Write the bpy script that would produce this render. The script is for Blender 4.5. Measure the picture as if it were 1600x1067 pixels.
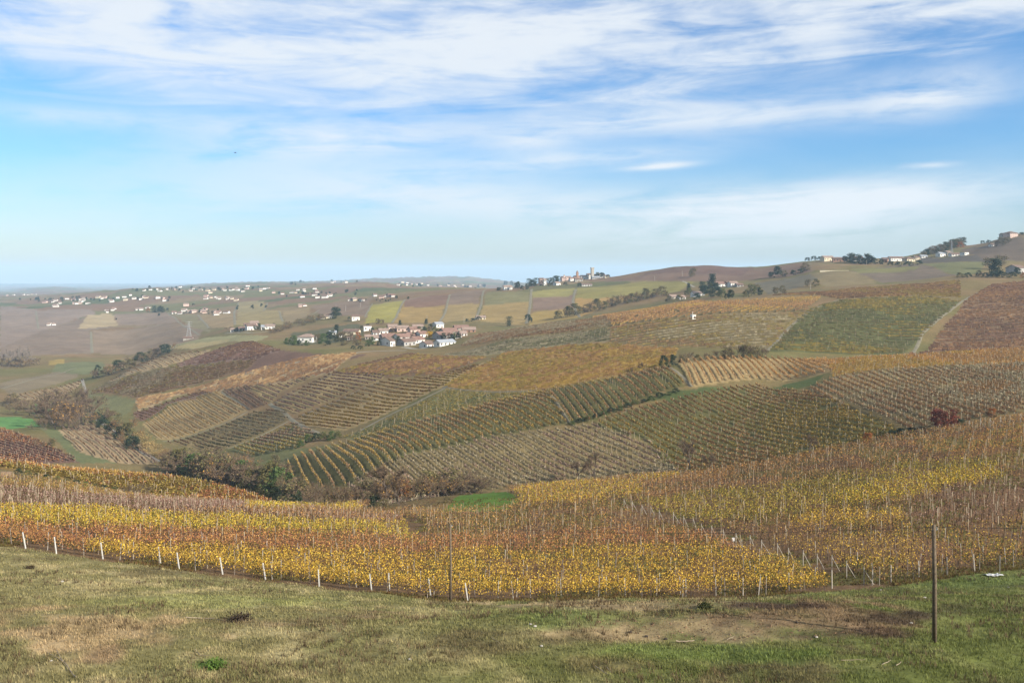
import bpy, math, random
import numpy as np
from mathutils import Vector

# ------------------------------------------------------------------ reset
for o in list(bpy.data.objects):
    bpy.data.objects.remove(o)
scene = bpy.context.scene
COL = scene.collection
random.seed(4)
rng = np.random.default_rng(7)
R = math.radians

# ------------------------------------------------------------------ camera
FPX, CX, HY = 1331.0, 800.0, 430.0        # focal length in photo pixels, centre column, eye level row
cam_d = bpy.data.cameras.new('camera')
cam_d.sensor_width = 36.0
cam_d.lens = 36.0 * FPX / 1600.0
cam_d.shift_y = -(533.5 - HY) / 1600.0
cam_d.clip_start = 0.1
cam_d.clip_end = 60000
cam = bpy.data.objects.new('camera', cam_d)
COL.objects.link(cam)
cam.location = (0, 0, 0)
cam.rotation_euler = (R(90), 0, 0)
scene.camera = cam

# ------------------------------------------------------------------ light
SUN_AZ, SUN_EL = 57.0, 27.0               # degrees to the right of straight behind the camera, and above the horizon
to_sun = Vector((math.sin(R(SUN_AZ)) * math.cos(R(SUN_EL)), -math.cos(R(SUN_AZ)) * math.cos(R(SUN_EL)), math.sin(R(SUN_EL))))
sun_d = bpy.data.lights.new('sun', 'SUN')
sun_d.energy = 5.0
sun_d.angle = R(0.55)
sun_d.color = (1.0, 0.93, 0.82)
sun = bpy.data.objects.new('sun', sun_d)
COL.objects.link(sun)
sun.rotation_euler = to_sun.to_track_quat('Z', 'Y').to_euler()
sun.location = (0, 0, 200)

scene.view_settings.view_transform = 'Standard'
scene.view_settings.look = 'None'
scene.view_settings.gamma = 1
scene.view_settings.exposure = 1.25

world = bpy.data.worlds.new('World')
scene.world = world
world.use_nodes = True
wn, wl = world.node_tree.nodes, world.node_tree.links
wn.clear()


def N(kind, nodes, **kw):
    n = nodes.new(kind)
    for k, v in kw.items():
        setattr(n, k, v)
    return n


def wmath(op, a, b=None, c=None, clamp=False):
    n = N('ShaderNodeMath', wn, operation=op, use_clamp=clamp)
    for i, v in enumerate((a, b, c)):
        if v is None:
            continue
        if isinstance(v, (int, float)):
            n.inputs[i].default_value = v
        else:
            wl.new(v, n.inputs[i])
    return n.outputs[0]


def wramp(v, a, b):
    n = N('ShaderNodeMapRange', wn, interpolation_type='SMOOTHSTEP')
    n.inputs['From Min'].default_value = a
    n.inputs['From Max'].default_value = b
    wl.new(v, n.inputs['Value'])
    return n.outputs['Result']


sky = N('ShaderNodeTexSky', wn, sky_type='NISHITA', sun_disc=False)
sky.sun_elevation = R(SUN_EL)
sky.sun_rotation = R(180 - SUN_AZ)        # measured clockwise from +Y
sky.altitude = 300
sky.air_density = 1.1
sky.dust_density = 0.8
sky.ozone_density = 1.6
tc = N('ShaderNodeTexCoord', wn)
sep = N('ShaderNodeSeparateXYZ', wn)
wl.new(tc.outputs['Generated'], sep.inputs[0])
dx, dy, dz = sep.outputs
horiz = wmath('SQRT', wmath('ADD', wmath('MULTIPLY', dx, dx), wmath('MULTIPLY', dy, dy)))
elev = wmath('DIVIDE', dz, wmath('MAXIMUM', horiz, 0.001))      # tangent of elevation


def sky_noise(sa, se, shear, ox, oy, detail, rough, dist):
    comb = N('ShaderNodeCombineXYZ', wn)
    wl.new(wmath('ADD', wmath('ADD', wmath('MULTIPLY', az, sa), wmath('MULTIPLY', elev, shear)), ox), comb.inputs[0])
    wl.new(wmath('ADD', wmath('ADD', wmath('MULTIPLY', elev, se), wmath('MULTIPLY', az, -se * 0.05)), oy), comb.inputs[1])
    n = N('ShaderNodeTexNoise', wn, noise_dimensions='2D')
    n.inputs['Scale'].default_value = 1.0
    n.inputs['Detail'].default_value = detail
    n.inputs['Roughness'].default_value = rough
    n.inputs['Distortion'].default_value = dist
    wl.new(comb.outputs[0], n.inputs['Vector'])
    return n.outputs['Fac']


az = wmath('DIVIDE', dx, wmath('MAXIMUM', wmath('ABSOLUTE', dy), 0.05))
az = wmath('MINIMUM', wmath('MAXIMUM', az, -4.0), 4.0)
soft = sky_noise(3.2, 11.0, 2.0, 3.1, 1.7, 6, 0.55, 0.35)
streak = sky_noise(3.5, 30.0, 6.0, 7.4, 2.9, 7, 0.60, 0.5)
fine = sky_noise(11.0, 46.0, 9.0, 0.4, 5.5, 5, 0.62, 0.3)
edge = wmath('ADD', wmath('MULTIPLY', wmath('MAXIMUM', wmath('SUBTRACT', az, 0.08), 0.0), 0.09), 0.196)
over = wmath('SUBTRACT', elev, edge)
over = wmath('ADD', over, wmath('MULTIPLY', wmath('SUBTRACT', streak, 0.5), 0.10))
deck = wramp(over, -0.012, 0.05)
deck = wmath('MULTIPLY', deck, wramp(wmath('ADD', wmath('ADD', wmath('MULTIPLY', soft, 0.5), wmath('MULTIPLY', streak, 0.25)), wmath('MULTIPLY', fine, 0.25)), 0.31, 0.58))
tot = None
for a0, e0, ra, re_, amp, tilt in ((0.22, 0.178, 0.30, 0.018, 1.0, 0.02), (0.50, 0.190, 0.08, 0.025, 0.7, 0.1), (-0.22, 0.155, 0.16, 0.022, 0.85, 0.03), (0.08, 0.135, 0.14, 0.011, 0.9, 0.05),
                                   (-0.02, 0.085, 0.20, 0.030, 0.75, -0.05), (0.36, 0.080, 0.24, 0.024, 1.35, 0.03), (0.30, 0.045, 0.25, 0.016, 0.7, 0.02), (-0.28, 0.105, 0.26, 0.040, 0.55, 0.0), (-0.5, 0.06, 0.3, 0.035, 0.3, 0.0), (0.1, 0.20, 0.5, 0.016, 0.4, 0.03), (-0.52, 0.165, 0.20, 0.012, 0.6, 0.02), (0.02, 0.155, 0.05, 0.012, 0.6, 0.0), (0.49, 0.116, 0.03, 0.003, 0.9, 0.0), (0.175, 0.126, 0.04, 0.004, 1.1, 0.05)):
    u = wmath('DIVIDE', wmath('SUBTRACT', az, a0), ra)
    v = wmath('DIVIDE', wmath('SUBTRACT', wmath('SUBTRACT', elev, e0), wmath('MULTIPLY', wmath('SUBTRACT', az, a0), tilt)), re_)
    g = wmath('MULTIPLY', wmath('EXPONENT', wmath('MULTIPLY', wmath('ADD', wmath('MULTIPLY', u, u), wmath('MULTIPLY', v, v)), -1.0)), amp)
    tot = g if tot is None else wmath('ADD', tot, g)
wisps = wmath('MULTIPLY', tot, wramp(wmath('ADD', wmath('MULTIPLY', streak, 0.65), wmath('MULTIPLY', fine, 0.35)), 0.22, 0.60))
veil = wmath('MULTIPLY', wramp(soft, 0.3, 0.7), 0.08)
cloud = wmath('ADD', wmath('ADD', wmath('MULTIPLY', deck, 0.84), wmath('MULTIPLY', wisps, 0.80)), veil)
cloud = wmath('MINIMUM', cloud, 0.93)
# blue of the clear air, as the camera's colour rendering shows it
tint = N('ShaderNodeMix', wn, data_type='RGBA', blend_type='MULTIPLY')
tint.inputs['Factor'].default_value = 1.0
wl.new(sky.outputs[0], tint.inputs['A'])
tm = N('ShaderNodeMix', wn, data_type='RGBA')
wl.new(wramp(elev, -0.02, 0.16), tm.inputs['Factor'])
tm.inputs['A'].default_value = (0.82, 0.87, 1.02, 1)         # dusty air near the horizon
tm.inputs['B'].default_value = (0.50, 0.89, 1.28, 1)
wl.new(tm.outputs['Result'], tint.inputs['B'])
mix = N('ShaderNodeMix', wn, data_type='RGBA')
wl.new(cloud, mix.inputs['Factor'])
wl.new(tint.outputs['Result'], mix.inputs['A'])
mix.inputs['B'].default_value = (6.5, 6.85, 7.2, 1)
bg = N('ShaderNodeBackground', wn)
bg.inputs['Strength'].default_value = 0.056
wl.new(mix.outputs['Result'], bg.inputs['Color'])
wo = N('ShaderNodeOutputWorld', wn)
wl.new(bg.outputs[0], wo.inputs['Surface'])

# ------------------------------------------------------------------ helpers
KALB = 0.55                                # photo brightness -> base colour


def lin(c):
    c = np.asarray(c, float) / 255.0
    return np.where(c <= 0.04045, c / 12.92, ((c + 0.055) / 1.055) ** 2.4)


def alb(c, k=1.0):
    return np.clip(lin(c) * KALB * k, 0, 0.85)


def tag(o, label=None, cat=None, group=None, kind=None):
    if label: o['label'] = label
    if cat: o['category'] = cat
    if group: o['group'] = group
    if kind: o['kind'] = kind
    return o


def link(name, data, parent=None, loc=None, rz=None):
    o = bpy.data.objects.new(name, data)
    COL.objects.link(o)
    if parent is not None:
        o.parent = parent
    if loc is not None:
        o.location = loc
    if rz is not None:
        o.rotation_euler = (0, 0, rz)
    return o


def empty(name, loc=(0, 0, 0), rz=0.0):
    o = link(name, None, None, loc, rz)
    o.empty_display_size = 0.3
    return o


def fast_mesh(name, V, Q, mats, cols=None, mi=None, smooth=False, vcols=None):
    """V (n,3); Q (m,k) faces of one size or a list of such arrays; cols (faces,3) face colours"""
    Qs = Q if isinstance(Q, list) else [Q]
    Qs = [np.asarray(q, np.int32) for q in Qs if len(q)]
    V = np.asarray(V, np.float32)
    me = bpy.data.meshes.new(name)
    me.vertices.add(len(V))
    me.vertices.foreach_set('co', V.ravel())
    loops = np.concatenate([q.ravel() for q in Qs]).astype(np.int32)
    tot = np.concatenate([np.full(len(q), q.shape[1], np.int32) for q in Qs])
    start = np.concatenate([[0], np.cumsum(tot)[:-1]]).astype(np.int32)
    me.loops.add(len(loops))
    me.loops.foreach_set('vertex_index', loops)
    me.polygons.add(len(tot))
    me.polygons.foreach_set('loop_start', start)
    me.polygons.foreach_set('loop_total', tot)
    if smooth:
        me.polygons.foreach_set('use_smooth', np.ones(len(tot), bool))
    else:
        me.polygons.foreach_set('use_smooth', np.zeros(len(tot), bool))
    if cols is not None:
        a = me.attributes.new('col', 'FLOAT_COLOR', 'FACE')
        c4 = np.ones((len(tot), 4), np.float32)
        c4[:, :3] = cols
        a.data.foreach_set('color', c4.ravel())
    if vcols is not None:
        a = me.attributes.new('col', 'FLOAT_COLOR', 'POINT')
        c4 = np.ones((len(V), 4), np.float32)
        c4[:, :3] = vcols
        a.data.foreach_set('color', c4.ravel())
    for m in (mats if isinstance(mats, (list, tuple)) else [mats]):
        me.materials.append(m)
    if mi is not None:
        me.polygons.foreach_set('material_index', np.asarray(mi, np.int32))
    me.update(calc_edges=True)
    return me


class MB:
    """small mesh builder: boxes, tubes, prisms"""
    def __init__(self):
        self.v, self.f = [], []

    def box(self, c, s, rz=0.0, top=1.0):
        b = len(self.v)
        ca, sa = math.cos(rz), math.sin(rz)
        for k, z in ((1.0, -0.5), (top, 0.5)):
            for x, y in ((-.5, -.5), (.5, -.5), (.5, .5), (-.5, .5)):
                X, Y = x * s[0] * k, y * s[1] * k
                self.v.append((c[0] + X * ca - Y * sa, c[1] + X * sa + Y * ca, c[2] + z * s[2]))
        self.f += [(b + 3, b + 2, b + 1, b), (b + 4, b + 5, b + 6, b + 7)] + [(b + i, b + (i + 1) % 4, b + 4 + (i + 1) % 4, b + 4 + i) for i in range(4)]
        return self

    def tube(self, pts, rad, n=6, cap=True):
        pts = [Vector(p) for p in pts]
        if not isinstance(rad, (list, tuple)):
            rad = [rad] * len(pts)
        rings = []
        for i, p in enumerate(pts):
            d = (pts[min(i + 1, len(pts) - 1)] - pts[max(i - 1, 0)]).normalized()
            a = d.cross(Vector((0.31, 0.95, 0.02)))
            if a.length < 1e-3: a = d.cross(Vector((1, 0, 0)))
            a.normalize()
            bb = d.cross(a)
            b0 = len(self.v)
            for k in range(n):
                t = 2 * math.pi * k / n
                q = p + (a * math.cos(t) + bb * math.sin(t)) * rad[i]
                self.v.append(tuple(q))
            rings.append(b0)
        for r0, r1 in zip(rings, rings[1:]):
            for k in range(n):
                self.f.append((r0 + k, r0 + (k + 1) % n, r1 + (k + 1) % n, r1 + k))
        if cap:
            self.f.append(tuple(rings[0] + k for k in reversed(range(n))))
            self.f.append(tuple(rings[-1] + k for k in range(n)))
        return self

    def poly(self, vs, fs):
        b = len(self.v)
        self.v += [tuple(v) for v in vs]
        self.f += [tuple(b + i for i in f) for f in fs]
        return self

    def mesh(self, name, mat, smooth=False):
        me = bpy.data.meshes.new(name)
        me.from_pydata(self.v, [], self.f)
        me.materials.append(mat)
        if smooth:
            for p in me.polygons: p.use_smooth = True
        me.update()
        return me

    def build(self, name, mat, parent=None, loc=None, rz=None, smooth=False):
        return link(name, self.mesh(name, mat, smooth), parent, loc, rz)


# value noise (numpy)
def _hash(ix, iy, seed):
    n = (ix.astype(np.int64) * 374761393 + iy.astype(np.int64) * 668265263 + seed * 1442695041) & 0x7fffffff
    n = ((n ^ (n >> 13)) * 1274126177) & 0x7fffffff
    n = n ^ (n >> 16)
    return (n & 0xffff) / 65535.0


def vnoise(x, y, seed=0):
    ix, iy = np.floor(x), np.floor(y)
    fx, fy = x - ix, y - iy
    fx, fy = fx * fx * (3 - 2 * fx), fy * fy * (3 - 2 * fy)
    a = _hash(ix, iy, seed); b = _hash(ix + 1, iy, seed)
    c = _hash(ix, iy + 1, seed); d = _hash(ix + 1, iy + 1, seed)
    return (a + (b - a) * fx) * (1 - fy) + (c + (d - c) * fx) * fy


def fbm(x, y, seed=0, oct=4):
    x, y = np.asarray(x, float), np.asarray(y, float)
    s, amp, tot = 0, 1.0, 0
    for k in range(oct):
        s = s + amp * vnoise(x * 2 ** k + 13.7 * k, y * 2 ** k - 7.1 * k, seed + k)
        tot += amp
        amp *= 0.5
    return s / tot - 0.5


# ------------------------------------------------------------------ materials
def new_mat(name):
    m = bpy.data.materials.new(name)
    m.use_nodes = True
    nt = m.node_tree
    nt.nodes.clear()
    out = nt.nodes.new('ShaderNodeOutputMaterial')
    p = nt.nodes.new('ShaderNodeBsdfPrincipled')
    p.inputs['Roughness'].default_value = 0.85
    p.inputs['Specular IOR Level'].default_value = 0.2
    nt.links.new(p.outputs[0], out.inputs['Surface'])
    return m, nt, p, out


def varied(nt, base, scale, lo, hi, detail=4, coord='Object'):
    """base colour socket or rgb, times a noise between lo and hi"""
    t = nt.nodes.new('ShaderNodeTexCoord')
    n = nt.nodes.new('ShaderNodeTexNoise')
    n.inputs['Scale'].default_value = scale
    n.inputs['Detail'].default_value = detail
    n.inputs['Roughness'].default_value = 0.65
    nt.links.new(t.outputs[coord], n.inputs['Vector'])
    r = nt.nodes.new('ShaderNodeMapRange')
    r.inputs['From Min'].default_value = 0.3
    r.inputs['From Max'].default_value = 0.7
    r.inputs['To Min'].default_value = lo
    r.inputs['To Max'].default_value = hi
    nt.links.new(n.outputs['Fac'], r.inputs['Value'])
    v = nt.nodes.new('ShaderNodeVectorMath')
    v.operation = 'SCALE'
    if isinstance(base, (tuple, list, np.ndarray)):
        v.inputs[0].default_value = tuple(float(q) for q in base[:3])
    else:
        nt.links.new(base, v.inputs[0])
    nt.links.new(r.outputs['Result'], v.inputs['Scale'])
    return v.outputs[0], n.outputs['Fac']


def plain(name, rgb, rough=0.85, scale=2.0, lo=0.75, hi=1.2, bump=0.0, spec=0.2):
    m, nt, p, out = new_mat(name)
    c, f = varied(nt, tuple(v * 0.66 for v in rgb), scale, lo, hi)
    nt.links.new(c, p.inputs['Base Color'])
    p.inputs['Roughness'].default_value = rough
    p.inputs['Specular IOR Level'].default_value = spec
    if bump:
        b = nt.nodes.new('ShaderNodeBump')
        b.inputs['Strength'].default_value = 0.6
        b.inputs['Distance'].default_value = bump
        nt.links.new(f, b.inputs['Height'])
        nt.links.new(b.outputs[0], p.inputs['Normal'])
    return m


def leafmat(name, trans=0.3, scale=0.8, lo=0.75, hi=1.25):
    m, nt, p, out = new_mat(name)
    a = nt.nodes.new('ShaderNodeAttribute')
    a.attribute_name = 'col'
    c, f = varied(nt, a.outputs['Color'], scale, lo, hi)
    nt.links.new(c, p.inputs['Base Color'])
    p.inputs['Roughness'].default_value = 0.8
    p.inputs['Specular IOR Level'].default_value = 0.1
    if trans > 0:
        t = nt.nodes.new('ShaderNodeBsdfTranslucent')
        nt.links.new(c, t.inputs['Color'])
        mx = nt.nodes.new('ShaderNodeMixShader')
        mx.inputs[0].default_value = trans
        nt.links.new(p.outputs[0], mx.inputs[1])
        nt.links.new(t.outputs[0], mx.inputs[2])
        nt.links.new(mx.outputs[0], out.inputs['Surface'])
    return m


M = {}
M['leaf'] = leafmat('vine_leaf', 0.3, 0.8, 0.85, 1.15)
M['grass'] = leafmat('grass_blade', 0.25)
M['twig'] = leafmat('twig', 0.0)
M['post'] = plain('post_concrete', (0.46, 0.41, 0.34), scale=3, lo=0.7, hi=1.1)
M['postwood'] = plain('post_grey_wood', (0.30, 0.25, 0.20), scale=6, lo=0.6, hi=1.2)
M['whitepost'] = plain('post_white_concrete', (0.62, 0.60, 0.55), scale=5, lo=0.75, hi=1.08)
M['pole'] = plain('pole_wood', (0.16, 0.12, 0.08), scale=8, lo=0.5, hi=1.3, bump=0.01)
M['wire'] = plain('wire', (0.06, 0.06, 0.06))
M['bark'] = plain('bark', (0.14, 0.105, 0.08), scale=4, lo=0.6, hi=1.2)
M['vinewood'] = plain('vine_wood', (0.10, 0.07, 0.05), scale=9, lo=0.6, hi=1.2)
M['white'] = plain('wall_white', (0.82, 0.79, 0.72), scale=0.35, lo=0.82, hi=1.04)
M['cream'] = plain('wall_cream', (0.72, 0.62, 0.44), scale=0.35, lo=0.8, hi=1.06)
M['pink'] = plain('wall_pink', (0.66, 0.48, 0.40), scale=0.35, lo=0.8, hi=1.06)
M['grey'] = plain('wall_grey', (0.42, 0.40, 0.37), scale=0.35, lo=0.8, hi=1.1)
M['brick'] = plain('wall_brick', (0.36, 0.21, 0.14), scale=0.5, lo=0.75, hi=1.15)
M['stone'] = plain('wall_stone', (0.40, 0.36, 0.30), scale=0.5, lo=0.7, hi=1.15)
M['roof'] = plain('roof_red_tile', (0.25, 0.15, 0.115), scale=0.6, lo=0.7, hi=1.2)
M['roofb'] = plain('roof_brown_tile', (0.19, 0.125, 0.095), scale=0.6, lo=0.7, hi=1.2)
M['roofp'] = plain('roof_pale_tile', (0.31, 0.225, 0.18), scale=0.6, lo=0.75, hi=1.15)
M['roofg'] = plain('roof_grey_sheet', (0.33, 0.35, 0.38), scale=0.4, lo=0.8, hi=1.1)
M['glass'] = plain('window_dark', (0.035, 0.04, 0.05), rough=0.15, spec=0.5)
M['door'] = plain('door_brown', (0.10, 0.06, 0.04))
M['steel'] = plain('galvanised_steel', (0.42, 0.43, 0.44), rough=0.5)
M['rock'] = plain('pale_rock', (0.50, 0.46, 0.40), scale=3, lo=0.7, hi=1.1, bump=0.05)
M['stick'] = plain('dry_stick', (0.34, 0.27, 0.19), scale=6, lo=0.6, hi=1.2)
M['road'] = plain('road_gravel', (0.29, 0.26, 0.21), scale=0.4, lo=0.8, hi=1.15)
M['track'] = plain('grass_track', (0.20, 0.175, 0.115), scale=0.3, lo=0.75, hi=1.2)
M['black'] = plain('bird_dark', (0.02, 0.02, 0.02))
M['plastic'] = plain('white_sheet', (0.75, 0.74, 0.72), rough=0.5)
M['soil'] = plain('dark_soil', (0.055, 0.042, 0.033), scale=3, lo=0.6, hi=1.3, bump=0.08)

# ------------------------------------------------------------------ terrain
# The land is lofted through cross-valley lines (edge, crest, valley floor ...), each given by sight-line
# readings (column, row, distance in metres); everything below is then built in metres on that land.
LINES = [
    [(-900, 1561, 2), (2500, 1561, 2)],
    [(-900, 1215, 12), (2500, 1215, 12)],
    [(-900, 1085, 35), (2500, 1085, 35)],
    [(-900, 930, 55), (0, 960, 52), (400, 975, 52), (700, 986, 50), (850, 993, 48.5), (1000, 1003, 47.5), (1100, 1004, 47.5), (1400, 1001, 47.5), (1460, 1003, 47), (1600, 992, 48), (2500, 965, 51)],
    [(-900, 905, 62), (0, 930, 60), (400, 947, 60), (700, 963, 59), (820, 956, 58), (940, 944, 57.5), (1200, 941, 57.5), (1400, 943, 57.5), (1500, 950, 57.5), (1600, 955, 57.5), (2500, 930, 60)],
    # 5: edge of the near vineyard
    [(-900, 815, 100), (0, 854, 88), (200, 879, 86), (400, 903, 84), (600, 926, 81), (720, 939, 79), (850, 938, 79), (1000, 934, 80),
     (1200, 930, 81), (1400, 912, 84), (1600, 888, 88), (2500, 850, 95)],
    [(-900, 785, 127), (0, 806, 117), (200, 822, 115), (400, 836, 114), (600, 850, 114), (800, 853, 113), (1000, 850, 112), (1200, 840, 112),
     (1400, 825, 111), (1600, 803, 114), (2500, 760, 120)],
    [(-900, 750, 162), (0, 773, 150), (200, 787, 148), (400, 801, 146), (600, 806, 148), (800, 805, 146), (1000, 797, 144), (1200, 782, 145),
     (1400, 755, 143), (1600, 728, 143), (2500, 670, 150)],
    # 8: brow of the near slope
    [(-900, 715, 195), (0, 740, 192), (200, 773, 188), (400, 791, 186), (500, 796, 182), (600, 787, 190), (700, 774, 200), (780, 768, 205),
     (900, 757, 202), (1000, 747, 200), (1100, 741, 196), (1200, 726, 190), (1320, 703, 185), (1420, 683, 182), (1500, 670, 180), (1600, 655, 178), (2500, 560, 180)],
    # 9: first fold behind it
    [(-900, 705, 270), (0, 722, 262), (130, 736, 258), (270, 747, 250), (400, 777, 235), (440, 790, 224), (500, 800, 210), (600, 793, 212), (700, 779, 216),
     (800, 773, 222), (1000, 753, 222), (1200, 735, 215), (1400, 700, 206), (1600, 668, 202), (2500, 575, 205)],
    [(-900, 708, 320), (0, 724, 315), (200, 742, 325), (300, 757, 305), (400, 783, 268), (500, 790, 240), (600, 779, 233), (700, 768, 236),
     (800, 757, 240), (1000, 739, 240), (1200, 717, 235), (1400, 684, 224), (1600, 650, 217), (2500, 560, 220)],
    [(-900, 670, 410), (0, 684, 400), (100, 692, 400), (200, 702, 405), (300, 718, 380), (400, 735, 330), (500, 722, 300), (600, 702, 287), (700, 692, 290),
     (800, 682, 287), (1000, 682, 276), (1200, 670, 266), (1400, 637, 256), (1600, 610, 256), (2500, 530, 260)],
    # 12: upper edge of the middle hill
    [(-900, 640, 540), (0, 652, 520), (100, 657, 520), (200, 674, 470), (300, 690, 440), (400, 692, 400), (450, 692, 375), (540, 688, 352), (640, 661, 346),
     (760, 631, 346), (850, 612, 346), (1000, 585, 350), (1060, 573, 352), (1130, 577, 350), (1200, 588, 345), (1300, 567, 360), (1400, 559, 370), (1600, 547, 380), (2500, 500, 400)],
    [(-900, 622, 620), (0, 630, 600), (100, 632, 600), (200, 648, 545), (300, 658, 500), (400, 655, 470), (500, 650, 430), (600, 638, 412), (700, 611, 402),
     (800, 596, 400), (1000, 572, 387), (1060, 562, 378), (1200, 557, 388), (1300, 562, 395), (1400, 561, 400), (1600, 550, 412), (2500, 505, 430)],
    [(-900, 598, 720), (0, 600, 700), (100, 602, 700), (200, 614, 610), (300, 622, 560), (400, 612, 530), (500, 604, 500), (600, 586, 480), (700, 576, 470),
     (800, 566, 470), (1000, 550, 440), (1200, 541, 425), (1300, 545, 425), (1400, 553, 425), (1600, 540, 442), (2500, 495, 460)],
    # 15: spur with the village in front
    [(-900, 575, 840), (0, 577, 830), (100, 580, 800), (150, 592, 720), (200, 575, 720), (240, 558, 730), (300, 545, 730), (400, 533, 700), (480, 545, 620), (600, 549, 585),
     (700, 547, 572), (800, 523, 570), (900, 508, 570), (1000, 492, 565), (1100, 479, 560), (1200, 482, 545), (1300, 480, 545), (1400, 476, 560), (1500, 466, 590), (1600, 452, 620), (2500, 410, 640)],
    [(-900, 550, 960), (0, 552, 950), (100, 556, 930), (150, 575, 830), (200, 578, 800), (300, 549, 800), (400, 530, 790), (480, 537, 700), (600, 540, 660), (660, 545, 640),
     (720, 534, 645), (800, 517, 640), (900, 500, 630), (1000, 485, 625), (1100, 470, 622), (1200, 464, 640), (1300, 458, 675), (1400, 451, 680), (1500, 440, 700), (1600, 434, 720), (2500, 390, 740)],
    [(-900, 520, 1150), (0, 522, 1150), (100, 526, 1130), (200, 540, 1050), (300, 529, 960), (400, 518, 890), (480, 530, 770), (600, 520, 745), (700, 516, 740),
     (760, 520, 725), (800, 520, 720), (900, 504, 715), (1000, 488, 715), (1100, 472, 715), (1200, 460, 760), (1300, 448, 790), (1400, 440, 800), (1500, 428, 820), (1600, 424, 840), (2500, 370, 850)],
    [(-900, 500, 1400), (0, 501, 1400), (100, 504, 1350), (200, 514, 1280), (300, 502, 1230), (400, 500, 1100), (500, 505, 950), (600, 505, 885), (700, 507, 865),
     (800, 506, 855), (900, 493, 850), (1000, 479, 850), (1100, 462, 855), (1200, 449, 880), (1300, 428, 900), (1400, 421, 920), (1500, 412, 935), (1600, 408, 940), (2500, 340, 950)],
    [(-900, 486, 1700), (0, 485, 1700), (100, 483, 1700), (200, 487, 1650), (300, 484, 1600), (400, 480, 1450), (500, 478, 1260), (600, 468, 1210), (700, 459, 1200),
     (800, 455, 1160), (900, 452, 1150), (1000, 447, 1110), (1100, 441, 1060), (1200, 429, 1080), (1300, 409, 1085), (1400, 408, 1085), (1500, 398, 1085), (1560, 388, 1080), (1600, 383, 1080), (2500, 310, 1080)],
    [(-900, 479, 2100), (0, 478, 2100), (100, 474, 2000), (200, 470, 1950), (300, 468, 1900), (400, 464, 1800), (500, 461, 1700), (600, 456, 1600), (700, 450, 1500),
     (780, 452, 1490), (850, 443, 1490), (900, 438, 1490), (950, 435, 1450), (1000, 426, 1400), (1050, 417, 1390), (1100, 414, 1380), (1150, 418, 1350), (1210, 415, 1280), (1260, 407, 1230),
     (1320, 404, 1200), (1400, 403, 1215), (1440, 397, 1215), (1490, 385, 1215), (1520, 385, 1210), (1570, 371, 1190), (1600, 364, 1180), (2500, 290, 1200)],
    [(-900, 470, 2600), (0, 467, 2600), (100, 461, 2500), (200, 452, 2450), (240, 449, 2450), (300, 454, 2400), (400, 450, 2500), (480, 446, 2500), (540, 442, 2400),
     (580, 441, 2300), (640, 449, 2350), (700, 451, 2400), (800, 456, 2300), (900, 448, 2100), (1000, 440, 2000), (1200, 432, 2000), (1600, 420, 2000), (2500, 400, 2000)],
    [(-900, 463, 4000), (0, 461, 4000), (200, 455, 4000), (330, 447, 4000), (400, 443, 4000), (500, 443, 4100), (600, 443, 4200), (700, 443, 4400), (780, 446, 4500),
     (900, 449, 4500), (1000, 450, 4500), (1600, 445, 4500), (2500, 445, 4500)],
    [(-900, 455, 7500), (0, 457, 7500), (40, 451, 7300), (100, 449, 7300), (150, 453, 7300), (250, 450, 7300), (330, 443, 7000), (420, 441, 7000), (520, 440, 7000), (560, 437, 7000),
     (640, 434, 7000), (700, 432, 6900), (740, 433, 6900), (775, 438, 6900), (850, 445, 7000), (1100, 440, 7000), (1150, 416, 7000), (1165, 413.5, 7000), (1185, 417, 7000), (1240, 440, 7000), (2500, 446, 7500)],
    [(-900, 449, 11000), (0, 449, 11000), (400, 446, 11000), (800, 447, 11000), (2500, 448, 11000)],
    [(-900, 443, 15000), (2500, 443, 15000)],
]


def pchip(x, y, q):
    x, y, q = np.asarray(x, float), np.asarray(y, float), np.asarray(q, float)
    hh = np.diff(x); dl = np.diff(y) / hh
    d = np.zeros_like(y)
    if len(x) > 2:
        w1 = 2 * hh[1:] + hh[:-1]; w2 = hh[1:] + 2 * hh[:-1]
        ok = dl[:-1] * dl[1:] > 0
        with np.errstate(divide='ignore', invalid='ignore'):
            hm = (w1 + w2) / (w1 / dl[:-1] + w2 / dl[1:])
        d[1:-1] = np.where(ok, hm, 0)
    d[0], d[-1] = dl[0], dl[-1]
    i = np.clip(np.searchsorted(x, q) - 1, 0, len(x) - 2)
    t = (q - x[i]) / hh[i]
    t2, t3 = t * t, t * t * t
    return (2 * t3 - 3 * t2 + 1) * y[i] + (t3 - 2 * t2 + t) * hh[i] * d[i] + (-2 * t3 + 3 * t2) * y[i + 1] + (t3 - t2) * hh[i] * d[i + 1]


PX = np.concatenate([np.arange(-900, -60, 24.0), np.arange(-60, 1660, 3.0), np.arange(1660, 2501, 24.0)])
LD = np.concatenate([np.linspace(math.log(2), math.log(35), 16)[:-1], np.arange(math.log(35), math.log(1350), 0.0095),
                     np.linspace(math.log(1350), math.log(15000), 110)])
lnY, lnD = [], []
ker = np.exp(-0.5 * (np.arange(-8, 9) / 3.2) ** 2); ker /= ker.sum()
PXF = np.arange(-1000, 2601, 6.0)
for L in LINES:
    a = np.array(L, float)
    q = np.clip(PXF, -900, 2500)
    yy = np.convolve(np.pad(pchip(a[:, 0], a[:, 1], q), 8, 'edge'), ker, 'valid')
    dd = np.convolve(np.pad(pchip(a[:, 0], np.log(a[:, 2]), q), 8, 'edge'), ker, 'valid')
    lnY.append(yy); lnD.append(dd)
lnY, lnD = np.array(lnY), np.array(lnD)
for k in range(1, len(lnD)):
    lnD[k] = np.maximum(lnD[k], lnD[k - 1] + 0.02)


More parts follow.
